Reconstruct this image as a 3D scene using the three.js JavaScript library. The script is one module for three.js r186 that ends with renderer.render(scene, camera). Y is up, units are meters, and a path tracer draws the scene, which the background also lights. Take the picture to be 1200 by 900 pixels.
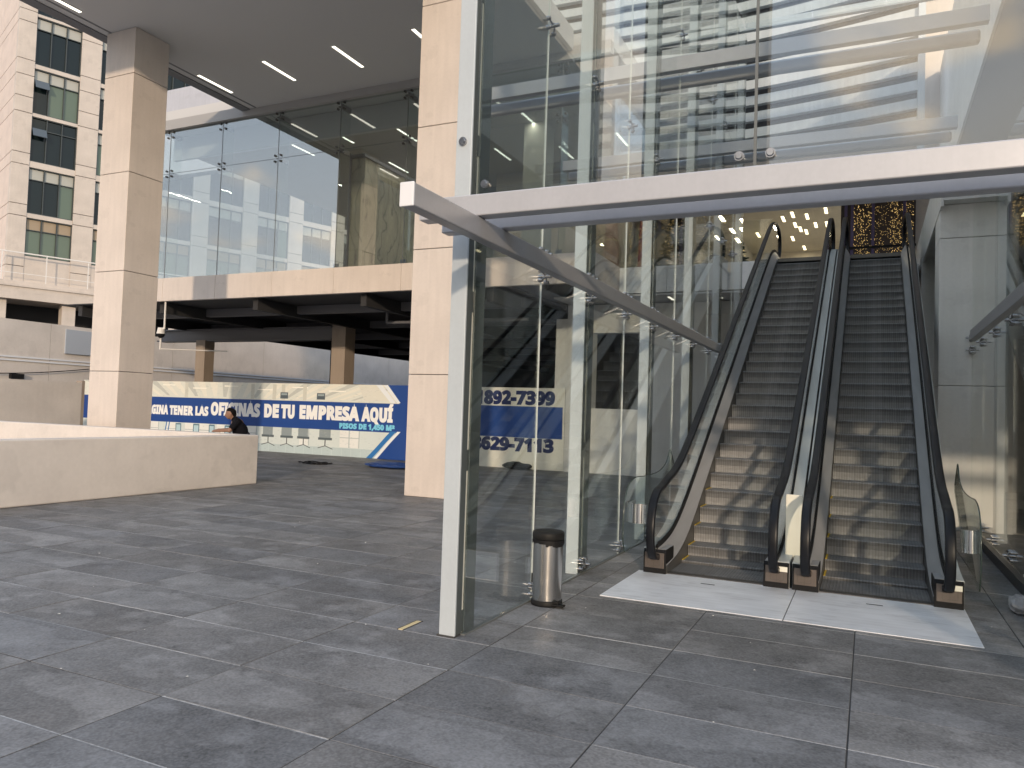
import * as THREE from 'three';
import { mergeGeometries, mergeVertices, toCreasedNormals } from 'three/addons/utils/BufferGeometryUtils.js';
import { RoundedBoxGeometry } from 'three/addons/geometries/RoundedBoxGeometry.js';
import { MarchingCubes } from 'three/addons/objects/MarchingCubes.js';

// ---------------------------------------------------------------- camera, sky, sun, exposure
const scene = new THREE.Scene();
const camera = new THREE.PerspectiveCamera(53.33, 4 / 3, 0.05, 900);
camera.position.set(0, 1.7, 0);
camera.rotation.order = 'YXZ';
camera.rotation.set(0.0365252, 0.437763, 0.0328181);

const renderer = new THREE.WebGLRenderer({ antialias: true });
renderer.toneMapping = THREE.LinearToneMapping;
renderer.toneMappingExposure = 0.97;
renderer.shadowMap.enabled = true;

let seed = 12345;
const rnd = () => { seed = (seed * 1664525 + 1013904223) >>> 0; return seed / 4294967296; };
const rr = (a, b) => a + (b - a) * rnd();
function hash(x, y, s) { let h = (Math.imul(x, 374761393) + Math.imul(y, 668265263) + Math.imul(s, 1442695041)) | 0; h = Math.imul(h ^ (h >>> 13), 1274126177); return ((h ^ (h >>> 16)) >>> 0) / 4294967296; }
function vnoise(x, y, s = 0, px = 0, py = 0) {   // value noise, period px x py when given
  let xi = Math.floor(x), yi = Math.floor(y); const fx = x - xi, fy = y - yi, u = fx * fx * (3 - 2 * fx), v = fy * fy * (3 - 2 * fy);
  const w = (a, p) => p ? ((a % p) + p) % p : a;
  const a = hash(w(xi, px), w(yi, py), s), b = hash(w(xi + 1, px), w(yi, py), s), c = hash(w(xi, px), w(yi + 1, py), s), d = hash(w(xi + 1, px), w(yi + 1, py), s);
  return a + (b - a) * u + (c - a) * v + (a - b - c + d) * u * v;
}
function fbm(x, y, o, s = 0, px = 0, py = 0) { let t = 0, a = 0.5, n = 0; for (let i = 0; i < o; i++) { t += a * vnoise(x, y, s + i * 17, px, py); n += a; a *= 0.5; x *= 2; y *= 2; px *= 2; py *= 2; } return t / n; }
const clamp = (x, a = 0, b = 1) => Math.min(b, Math.max(a, x));
const sstep = (a, b, x) => { const t = clamp((x - a) / (b - a)); return t * t * (3 - 2 * t); };

const sunDir = new THREE.Vector3(0.45, 0.224, 1).normalize();
{ // hazy late-afternoon sky with warm low clouds on the sun's side
  const W = 1024, H = 512, d = new Float32Array(W * H * 4);
  for (let j = 0; j < H; j++) {
    const el = ((j + 0.5) / H - 0.5) * Math.PI, y = Math.sin(el), cy = Math.cos(el);
    for (let i = 0; i < W; i++) {
      const az = ((i + 0.5) / W - 0.5) * 2 * Math.PI, x = cy * Math.cos(az), z = cy * Math.sin(az);
      const cosS = x * sunDir.x + y * sunDir.y + z * sunDir.z, ang = Math.acos(clamp(cosS, -1, 1));
      const h = Math.exp(-Math.max(y, 0) * 3.2), west = 0.5 + 0.5 * (x * sunDir.x + z * sunDir.z) / 0.98;
      let r = 0.36 + 0.46 * h, g = 0.50 + 0.40 * h, b = 0.72 + 0.24 * h;
      const lift = 0.92 + 0.42 * west * west;
      r *= lift; g *= lift; b *= lift;
      const glow = Math.exp(-ang * ang / 0.10) * 0.5 + 1.0 * Math.exp(-ang * 1.3) * Math.exp(-Math.max(y, 0) * 3.6);
      r += glow * 1.05; g += glow * 0.70; b += glow * 0.26;
      const wmix = Math.min(0.85, 1.1 * Math.exp(-ang * 1.9) * Math.exp(-y * y / 0.10)); r += (1.32 - r) * wmix; g += (1.05 - g) * wmix; b += (0.66 - b) * wmix;
      if (y > 0.02) { // clouds on a plane
        const k = 1.6 / (y + 0.12), cx = x * k, cz = z * k;
        let c = fbm(cx * 1.9 + 19.7, cz * 1.9 + 4.7, 6, 5);
        c = sstep(0.52, 0.66, c) * sstep(0.03, 0.16, y) * 0.8;
        const lit = 0.75 + 0.25 * fbm(cx * 4, cz * 4, 3, 31), s = lift * (0.92 + 1.15 * Math.exp(-ang * 1.3)), wm = Math.exp(-ang * 1.3);
        r += ((1.02 + 0.16 * wm) * s * lit - r) * c; g += ((0.94 - 0.06 * wm) * s * lit - g) * c; b += ((0.88 - 0.36 * wm) * s * lit - b) * c;
      }
      const k4 = (j * W + i) * 4, E = 1.62; d[k4] = r * E; d[k4 + 1] = g * E; d[k4 + 2] = b * E; d[k4 + 3] = 1;
    }
  }
  const t = new THREE.DataTexture(d, W, H, THREE.RGBAFormat, THREE.FloatType);
  t.mapping = THREE.EquirectangularReflectionMapping; t.magFilter = THREE.LinearFilter; t.minFilter = THREE.LinearFilter; t.needsUpdate = true;
  scene.background = t; scene.environment = t; scene.backgroundIntensity = 1.0; scene.environmentIntensity = 1.0;
}
const sun = new THREE.DirectionalLight(new THREE.Color().setRGB(1, 0.79, 0.58), 2.4);
sun.position.copy(sunDir).multiplyScalar(120).add(new THREE.Vector3(-8, 0, -10)); sun.target.position.set(-8, 0, -10);
sun.castShadow = true; sun.shadow.radius = 3; sun.shadow.mapSize.set(4096, 4096);
Object.assign(sun.shadow.camera, { left: -60, right: 60, top: 50, bottom: -50, near: 1, far: 300 });
scene.add(sun, sun.target);

// ---------------------------------------------------------------- helpers
const used = {};
const numbered = (n) => { const k = used[n] = (used[n] ?? -1) + 1; return k ? `${n}_${String(k).padStart(3, '0')}` : n; };
function thing(name, label, category, pos = [0, 0, 0], group) {
  const o = new THREE.Group(); o.name = numbered(name); o.position.set(...pos); scene.add(o);
  o.userData = { label, category }; if (group) o.userData.group = group;
  return o;
}
function struct(name) { const o = new THREE.Group(); o.name = numbered(name); scene.add(o); o.userData = { kind: 'structure' }; return o; }
function origin(o) { const v = new THREE.Vector3(); for (; o && o !== scene; o = o.parent) v.add(o.position); return v; }
function merged(geoms) {
  if (!Array.isArray(geoms)) return geoms;
  return mergeGeometries(geoms.map((g) => { g = g.index ? g.toNonIndexed() : g; for (const k of Object.keys(g.attributes)) if (!['position', 'normal', 'uv'].includes(k)) g.deleteAttribute(k); g.morphAttributes = {}; return g; }));
}
function put(name, geom, mat, parent, pos = [0, 0, 0]) {   // a mesh that keeps its geometry, placed under parent in parent axes
  const m = new THREE.Mesh(merged(geom), mat); m.name = name; m.position.set(...pos); m.castShadow = m.receiveShadow = true; parent.add(m); return m;
}
function part(name, geom, mat, parent) {                   // geometry given in world metres
  const o = origin(parent); let g = merged(geom); if (o.lengthSq() > 0) g = g.clone().translate(-o.x, -o.y, -o.z);
  return put(name, g, mat, parent);
}
function uvm(g) {                                          // uv in metres, chosen by the normal of each face
  g = g.index ? g.toNonIndexed() : g; const p = g.attributes.position, n = g.attributes.normal, uv = new Float32Array(p.count * 2);
  for (let i = 0; i < p.count; i++) {
    const f = i - i % 3; let ax = 0, ay = 0, az = 0;
    for (let k = 0; k < 3; k++) { ax += Math.abs(n.getX(f + k)); ay += Math.abs(n.getY(f + k)); az += Math.abs(n.getZ(f + k)); }
    if (ay >= ax && ay >= az) { uv[2 * i] = p.getX(i); uv[2 * i + 1] = p.getZ(i); } else if (ax >= az) { uv[2 * i] = p.getZ(i); uv[2 * i + 1] = p.getY(i); } else { uv[2 * i] = p.getX(i); uv[2 * i + 1] = p.getY(i); }
  }
  g.setAttribute('uv', new THREE.BufferAttribute(uv, 2)); return g;
}
function bx(x0, x1, y0, y1, z0, z1, r = 0) {
  const w = Math.abs(x1 - x0), h = Math.abs(y1 - y0), d = Math.abs(z1 - z0);
  const g = r ? new RoundedBoxGeometry(w, h, d, 2, Math.min(r, w / 2.01, h / 2.01, d / 2.01)) : new THREE.BoxGeometry(w, h, d);
  g.translate((x0 + x1) / 2, (y0 + y1) / 2, (z0 + z1) / 2); return uvm(g);
}
function cyl(x, y0, y1, z, r0, r1 = r0, n = 20) { return new THREE.CylinderGeometry(r1, r0, y1 - y0, n).translate(x, (y0 + y1) / 2, z).toNonIndexed(); }
function rod(a, b, r, n = 8) {
  const A = new THREE.Vector3(...a), B = new THREE.Vector3(...b), d = B.clone().sub(A), g = new THREE.CylinderGeometry(r, r, d.length(), n);
  g.applyQuaternion(new THREE.Quaternion().setFromUnitVectors(new THREE.Vector3(0, 1, 0), d.normalize())); g.translate((A.x + B.x) / 2, (A.y + B.y) / 2, (A.z + B.z) / 2); return g.toNonIndexed();
}
function prof(ptsZY, x0, x1, bevel = 0) {                  // a polygon in the z-y plane made solid from x0 to x1
  const s = new THREE.Shape(ptsZY.map(([z, y]) => new THREE.Vector2(-z, y)));
  const g = new THREE.ExtrudeGeometry(s, { depth: x1 - x0 - 2 * bevel, bevelEnabled: bevel > 0, bevelSize: bevel, bevelThickness: bevel, bevelSegments: 2, bevelOffset: -bevel, curveSegments: 6 });
  g.rotateY(Math.PI / 2).translate(x0 + bevel, 0, 0); return uvm(g);
}
function dataTex(w, h, f, srgb = true, rep) {
  const a = new Uint8Array(w * h * 4);
  for (let j = 0; j < h; j++) for (let i = 0; i < w; i++) { const c = f(i / w, j / h, i, j), k = (j * w + i) * 4; for (let q = 0; q < 3; q++) a[k + q] = clamp(typeof c === 'number' ? c : c[q]) * 255; a[k + 3] = 255; }
  const t = new THREE.DataTexture(a, w, h); t.wrapS = t.wrapT = THREE.RepeatWrapping; t.magFilter = THREE.LinearFilter; t.minFilter = THREE.LinearMipmapLinearFilter; t.generateMipmaps = true;
  if (srgb) t.colorSpace = THREE.SRGBColorSpace; if (rep) t.repeat.set(...rep); t.needsUpdate = true; return t;
}
const rgb = (r, g, b) => new THREE.Color().setRGB(r, g, b);
const std = (o) => new THREE.MeshStandardMaterial(o);
const L2S = (x) => x <= 0.0031308 ? 12.92 * x : 1.055 * Math.pow(x, 1 / 2.4) - 0.055;
const S3 = (r, g, b) => [L2S(r), L2S(g), L2S(b)];

// ---------------------------------------------------------------- materials
const floorCol = dataTex(1024, 1024, (u, v) => {           // 2.4 m of dark grey stone, worn and dusty
  const a = fbm(u * 3, v * 3, 5, 3, 3, 3), b = fbm(u * 14, v * 14, 4, 9, 14, 14), g = fbm(u * 200, v * 200, 2, 21, 200, 200);
  let t = 0.80 + 0.34 * (a - 0.5) + 0.30 * (b - 0.5) + 0.62 * (g - 0.5);
  const dust = sstep(0.54, 0.62, fbm(u * 4 + 3, v * 5, 6, 41, 4, 5)); t += 0.30 * dust * (0.35 + b);
  const dark = sstep(0.62, 0.70, fbm(u * 6, v * 6, 5, 71, 6, 6)); t -= 0.12 * dark;
  const spot = sstep(0.84, 0.90, vnoise(u * 48, v * 48, 91, 48, 48)); t -= 0.16 * spot;
  const fleck = sstep(0.93, 0.97, vnoise(u * 110, v * 110, 95, 110, 110)); t += 0.25 * fleck;
  const scratch = sstep(0.035, 0.0, Math.abs(fbm(u * 3 + 9, v * 4, 3, 83, 3, 4) - 0.5)) * sstep(0.5, 0.6, b); t += 0.12 * scratch;
  return S3(0.199 * t, 0.197 * t, 0.197 * t);
});
const floorRough = dataTex(512, 512, (u, v) => 0.62 + 0.35 * (fbm(u * 8, v * 8, 5, 55, 8, 8) - 0.5) + 0.12 * (fbm(u * 90, v * 90, 2, 57, 90, 90) - 0.5), false);
const floorBump = dataTex(512, 512, (u, v) => 0.5 + 0.7 * (fbm(u * 128, v * 128, 3, 77, 128, 128) - 0.5) + 0.4 * (fbm(u * 12, v * 12, 3, 78, 12, 12) - 0.5), false);
floorCol.repeat.set(1 / 2.4, 1 / 2.4); floorRough.repeat.set(1 / 3.1, 1 / 3.1); floorBump.repeat.set(1 / 2.2, 1 / 2.2);
const slabMats = [[0.90, 0.91, 0.93], [0.97, 0.97, 0.97], [1.02, 1.01, 1.0], [0.95, 0.94, 0.93], [1.10, 1.09, 1.08], [0.87, 0.89, 0.92]].map((c) => std({ map: floorCol, roughnessMap: floorRough, roughness: 1, bumpMap: floorBump, bumpScale: 0.0016, color: rgb(...c) }));
const M = {};
M.joint = std({ color: rgb(0.05, 0.05, 0.05), roughness: 0.95 });
const noiseTex = (w, fx, fy, amp, fine, s, rep) => dataTex(w, w, (u, v) => { const t = 1 - amp + amp * (1.0 + 1.2 * (fbm(u * fx, v * fy, 5, s, fx, fy) - 0.5)) + fine * (fbm(u * 90, v * 90, 2, s + 5, 90, 90) - 0.5); return [L2S(t * 0.9), L2S(t * 0.9), L2S(t * 0.895)]; }, true, rep);
const plasterTex = dataTex(512, 512, (u, v) => { const t = 0.94 + 0.14 * (fbm(u * 5, v * 4, 5, 101, 5, 4) - 0.5) + 0.10 * (fbm(u * 40, v * 2, 4, 107, 40, 2) - 0.5) + 0.05 * (fbm(u * 90, v * 90, 2, 105, 90, 90) - 0.5) - 0.05 * sstep(0.66, 0.72, fbm(u * 9, v * 9, 4, 109, 9, 9)); return S3(t, t * 0.998, t * 0.992); }, true, [1 / 3.1, 1 / 2.45]);
const streakTex = dataTex(512, 512, (u, v) => { const t = 0.88 + 0.20 * (fbm(u * 40, v * 3, 4, 131, 40, 3) - 0.5) + 0.16 * (fbm(u * 5, v * 4, 4, 133, 5, 4) - 0.5); return S3(t, t, t); }, true, [1 / 2.4, 1 / 2.4]);
const concreteTex = dataTex(1024, 512, (u, v) => {
  let t = 0.9 + 0.22 * (fbm(u * 6, v * 4, 6, 151, 6, 4) - 0.5) + 0.05 * (fbm(u * 60, v * 3, 3, 157, 60, 3) - 0.5) + 0.06 * (fbm(u * 120, v * 60, 2, 158, 120, 60) - 0.5);
  const st = sstep(0.60, 0.74, fbm(u * 14, v * 9, 4, 161, 14, 9)) * sstep(0.5, 0.1, v % 1); t -= 0.07 * st;
  return S3(t, t * 0.995, t * 0.985);
}, true, [1 / 6, 1 / 3]);
const paintTex = dataTex(512, 512, (u, v) => { const t = 0.95 + 0.07 * (fbm(u * 7, v * 6, 5, 141, 7, 6) - 0.5) + 0.05 * (fbm(u * 70, v * 60, 2, 143, 70, 60) - 0.5) + 0.03 * (fbm(u * 90, v * 2, 3, 145, 90, 2) - 0.5); return S3(t, t, t); }, true, [1 / 1.3, 1 / 1.3]);
M.cream = std({ color: rgb(0.66, 0.585, 0.53), roughness: 0.55, map: plasterTex });
M.creamLow = std({ color: rgb(0.70, 0.645, 0.60), roughness: 0.75, map: concreteTex, bumpMap: concreteTex, bumpScale: 0.004 });
M.white = std({ color: rgb(0.78, 0.775, 0.76), roughness: 0.6, map: plasterTex });
M.soffit = std({ color: rgb(0.52, 0.515, 0.51), roughness: 0.8 });
M.soffitTrim = std({ color: rgb(0.16, 0.16, 0.17), roughness: 0.6 });
M.post = std({ color: rgb(0.50, 0.545, 0.575), roughness: 0.40, metalness: 0.08, map: paintTex });
M.postLifted = std({ color: rgb(0.84, 0.87, 0.88), roughness: 0.45, map: paintTex });  // post paint lightened to offset the light lost behind the glass
M.postDark = std({ color: rgb(0.10, 0.115, 0.115), roughness: 0.4, metalness: 0.3 });
M.postSlit = std({ color: rgb(0.72, 0.70, 0.62), roughness: 0.5 });
M.beam = std({ color: rgb(0.46, 0.465, 0.495), roughness: 0.36, metalness: 0.15, map: paintTex });
M.beamShaded = std({ color: rgb(0.33, 0.33, 0.345), roughness: 0.4, metalness: 0.3, map: paintTex });  // same steel as beam, with its shade darkened into the colour
M.cap = std({ color: rgb(0.72, 0.72, 0.74), roughness: 0.5 });
M.steelFit = std({ color: rgb(0.40, 0.40, 0.41), roughness: 0.28, metalness: 1 });
M.steelDark = std({ color: rgb(0.10, 0.095, 0.09), roughness: 0.4, metalness: 0.6 });
const glass = (tint, ior = 1.5, rough = 0) => new THREE.MeshPhysicalMaterial({ color: rgb(...tint), transmission: 1, thickness: 0, roughness: rough, ior, metalness: 0 });
M.glass = glass([0.955, 0.975, 0.965], 1.5);
M.glassFront = glass([0.92, 0.94, 0.94], 1.74);
M.glassRoom = glass([0.80, 0.84, 0.84], 2.333);
M.glassEdge = glass([0.93, 0.965, 0.95], 1.5);
M.edgeGreen = std({ color: rgb(0.045, 0.065, 0.06), roughness: 0.15 });
M.sealPale = std({ color: rgb(0.62, 0.64, 0.62), roughness: 0.4 });
M.seal = std({ color: rgb(0.12, 0.13, 0.13), roughness: 0.6 });
const dull = (c, r, k) => new THREE.MeshPhysicalMaterial({ color: rgb(...c), roughness: r, specularIntensity: k });
M.rubber = dull([0.008, 0.009, 0.012], 0.36, 0.45);
M.black = dull([0.010, 0.010, 0.011], 0.55, 0.35);
M.skirt = std({ color: rgb(0.11, 0.108, 0.105), roughness: 0.4, metalness: 0.3, map: streakTex });
M.deck = std({ color: rgb(0.42, 0.43, 0.45), roughness: 0.4, metalness: 0.3, map: streakTex });
M.deckOuter = std({ color: rgb(0.58, 0.61, 0.62), roughness: 0.4, metalness: 0.2, map: streakTex });
M.cladding = std({ color: rgb(0.50, 0.51, 0.52), roughness: 0.38, metalness: 0.25, map: streakTex });
M.bronze = std({ color: rgb(0.15, 0.125, 0.11), roughness: 0.4, metalness: 0.6, map: streakTex });
M.engraved = std({ color: rgb(0.07, 0.06, 0.05), roughness: 0.6 });
const ribTex = dataTex(512, 256, (u, v) => {
  const a = 0.5 + 0.5 * Math.cos(u * Math.PI * 2 * 32), bb = 0.5 + 0.5 * Math.cos(u * Math.PI * 2 * 11 + 0.7);
  let t = 0.66 + 0.26 * a + 0.07 * bb + 0.4 * (fbm(u * 6, v * 5, 4, 201, 6, 5) - 0.5) + 0.2 * (fbm(u * 50, v * 3, 2, 203, 50, 3) - 0.5);
  return S3(0.235 * t, 0.238 * t, 0.242 * t);
}, true, [1 / 0.99, 1 / 0.6]);
const ribBump = dataTex(512, 8, (u) => 0.5 + 0.5 * Math.cos(u * Math.PI * 2 * 64), false, [1 / 0.99, 1]);
M.step = std({ map: ribTex, roughness: 0.45, metalness: 0.35, bumpMap: ribBump, bumpScale: 0.003 });
M.yellow = std({ color: rgb(0.62, 0.42, 0.04), roughness: 0.6 });
const plateTex = dataTex(512, 512, (u, v) => { let t = 0.92 + 0.20 * (fbm(u * 4, v * 90, 4, 221, 4, 90) - 0.5) + 0.22 * (fbm(u * 5, v * 5, 4, 223, 5, 5) - 0.5); t -= 0.10 * sstep(0.6, 0.75, fbm(u * 9, v * 20, 4, 225, 9, 20)); return S3(t, t, t); }, true, [1 / 1.6, 1 / 1.3]);
M.plate = std({ color: rgb(0.84, 0.86, 0.90), roughness: 0.45, metalness: 0.2, map: plateTex });
M.chrome = std({ color: rgb(0.80, 0.80, 0.80), roughness: 0.14, metalness: 1 });
M.binSteel = std({ color: rgb(0.66, 0.64, 0.61), roughness: 0.2, metalness: 1, map: dataTex(256, 64, (u, v) => { const t = 0.9 + 0.14 * (fbm(u * 60, v * 2, 3, 301, 60, 2) - 0.5); return S3(t, t, t); }) });
M.plasticDark = dull([0.014, 0.014, 0.014], 0.5, 0.3);
M.marble = std({ roughness: 0.3, map: dataTex(512, 512, (u, v) => {
  const w = fbm(u * 4, v * 3, 5, 401, 4, 3) * 3.2, n = Math.abs(Math.sin((u * 6 + w) * Math.PI)), k = Math.pow(1 - n, 5), t = 0.8 + 0.7 * (fbm(u * 8, v * 4, 5, 405, 8, 4) - 0.5);
  return S3(0.46 * t * (1 - 0.66 * k), 0.41 * t * (1 - 0.66 * k), 0.29 * t * (1 - 0.64 * k));
}, true, [1 / 2.6, 1 / 3.2]) });
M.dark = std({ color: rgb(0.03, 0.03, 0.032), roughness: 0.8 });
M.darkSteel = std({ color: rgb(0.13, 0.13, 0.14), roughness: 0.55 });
M.taupe = std({ color: rgb(0.36, 0.30, 0.25), roughness: 0.7, map: plasterTex });
M.warmWall = std({ color: rgb(0.62, 0.57, 0.47), roughness: 0.75, map: plasterTex });
M.interior = std({ color: rgb(0.40, 0.37, 0.32), roughness: 0.75, map: plasterTex });
M.light = std({ color: rgb(0.9, 0.9, 0.85), emissive: rgb(1, 0.93, 0.78), emissiveIntensity: 2.2 });
M.lightWarm = std({ color: rgb(0.9, 0.85, 0.7), emissive: rgb(1, 0.84, 0.52), emissiveIntensity: 2.6 });
const dull0 = (c, r, k) => new THREE.MeshPhysicalMaterial({ color: rgb(...c), roughness: r, specularIntensity: k });
M.facade = std({ color: rgb(0.61, 0.54, 0.475), roughness: 0.75, map: concreteTex });
M.facadeSunlit = std({ color: rgb(0.70, 0.58, 0.50), roughness: 0.75, map: concreteTex });  // facade stone with the sunlit look of the end face in its colour
M.groove = std({ color: rgb(0.32, 0.27, 0.24), roughness: 0.9 });
M.pane = dull0([0.010, 0.017, 0.018], 0.06, 0.6);
M.paneGreen = std({ color: rgb(0.10, 0.14, 0.10), roughness: 0.12 });
M.blind = std({ color: rgb(0.40, 0.40, 0.36), roughness: 0.8 });
M.blindTan = std({ color: rgb(0.33, 0.26, 0.18), roughness: 0.8 });
M.mullion = std({ color: rgb(0.05, 0.06, 0.06), roughness: 0.5 });
M.rail = std({ color: rgb(0.70, 0.67, 0.63), roughness: 0.5 });
M.concrete = std({ color: rgb(0.68, 0.63, 0.59), roughness: 0.85, map: concreteTex });
M.stripeWhite = std({ color: rgb(0.72, 0.74, 0.78), roughness: 0.6 });
M.louver = std({ color: rgb(0.60, 0.63, 0.64), roughness: 0.45, map: streakTex });
M.mesh = std({ color: rgb(0.06, 0.058, 0.055), roughness: 0.8 });
M.teal = std({ color: rgb(0.10, 0.22, 0.25), roughness: 0.1 });
M.towerGrey = std({ color: rgb(0.16, 0.16, 0.16), roughness: 0.7 });

// ---------------------------------------------------------------- ground and paving
{
  const g = struct('ground'); part('earth', [bx(-400, 400, -0.5, -0.06, -400, 400)], std({ color: rgb(0.16, 0.16, 0.16), roughness: 0.95 }), g);
  const pf = struct('plaza_floor');
  part('joint_bed', [bx(-60, 40, -0.05, -0.008, -60, 40)], M.joint, pf);
  const TW = 1.197, TD = 0.608, X0 = -0.08, Z0 = -3.83, gap = 0.009;
  const hv = new THREE.Matrix4().copy(camera.matrixWorld); camera.updateMatrixWorld(); hv.copy(camera.matrixWorld).invert();
  const tv = Math.tan(THREE.MathUtils.degToRad(53.33 / 2)), v = new THREE.Vector3();
  const seen = (x, z) => { v.set(x, 0, z).applyMatrix4(hv); return v.z < -0.2 && Math.abs(v.x / -v.z) < tv * 4 / 3 * 1.02 && Math.abs(v.y / -v.z) < tv * 1.02; };
  const cells = [];
  for (let i = -50; i < 30; i++) for (let k = -28; k < 60; k++) {
    const x0 = X0 + i * TW, z0 = Z0 - k * TD;           // tile spans x0..x0+TW, z0-TD..z0
    const vis = [[0, 0], [1, 0], [0, 1], [1, 1], [0.5, 0.5]].some(([a, b]) => seen(x0 + a * TW, z0 - b * TD));
    cells.push({ i, k, x0, z0, vis, near: vis && z0 < 0 ? Math.hypot(x0 + TW / 2, z0) : 1e9 });
  }
  cells.sort((a, b) => a.near - b.near);
  const rest = slabMats.map(() => []);
  cells.forEach((c, n) => {
    if (c.x0 < -40 || c.z0 - TD < -34 || c.x0 > 20) return;
    const m = Math.floor(hash(c.i, c.k, 7) * slabMats.length), top = (hash(c.i, c.k, 9) - 0.5) * 0.003;
    if (n < 290 && c.near < 1e8) {
      const g = bx(c.x0 + gap / 2, c.x0 + TW - gap / 2, -0.03, top, c.z0 - TD + gap / 2, c.z0 - gap / 2, 0.003);
      const uv = g.attributes.uv, ox = hash(c.i, c.k, 3) * 4.8, oy = hash(c.i, c.k, 4) * 4.8; for (let q = 0; q < uv.count; q++) uv.setXY(q, uv.getX(q) + ox, uv.getY(q) + oy);
      put('paving_slab', g, slabMats[m], pf);
    } else rest[m].push(bx(c.x0 + gap / 2, c.x0 + TW - gap / 2, -0.03, top * 0.6, c.z0 - TD + gap / 2, c.z0 - gap / 2));
  });
  rest.forEach((r, m) => { const s = part('far_paving', r, slabMats[m], pf); s.userData.kind = 'stuff'; });
  const gx = [], gz = [];
  for (let i = -12; i < 6; i++) gx.push(bx(X0 + i * TW - 0.006, X0 + i * TW + 0.006, -0.02, -0.0035, -16, -0.5));
  for (let k = -4; k < 22; k++) for (let i = -11; i < 5; i++) if (hash(i, k, 61) < 0.8) gz.push(bx(X0 + i * TW + 0.004, X0 + (i + 1) * TW - 0.004, -0.02, -0.0015, Z0 - k * TD - 0.0045, Z0 - k * TD + 0.0045));
  part('dark_joint', gx, M.joint, pf).userData.kind = 'stuff';
  part('pale_joint', gz, std({ color: rgb(2.2, 2.2, 2.15), roughness: 0.95, map: floorCol }), pf).userData.kind = 'stuff';
  const lin = thing('floor_strip', 'short brass coloured strip set in the paving left of the entrance post', 'floor light', [-3.24, 0, -5.18]);  // plain yellowish strip with a dark frame, level with the slabs
  part('strip', [bx(-3.262, -3.218, -0.01, 0.004, -5.32, -5.05)], std({ color: rgb(0.75, 0.62, 0.34), roughness: 0.35, metalness: 0.2 }), lin);
  part('frame', [bx(-3.268, -3.263, -0.01, 0.006, -5.33, -5.04), bx(-3.217, -3.212, -0.01, 0.006, -5.33, -5.04)], M.steelDark, lin);
}

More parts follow.
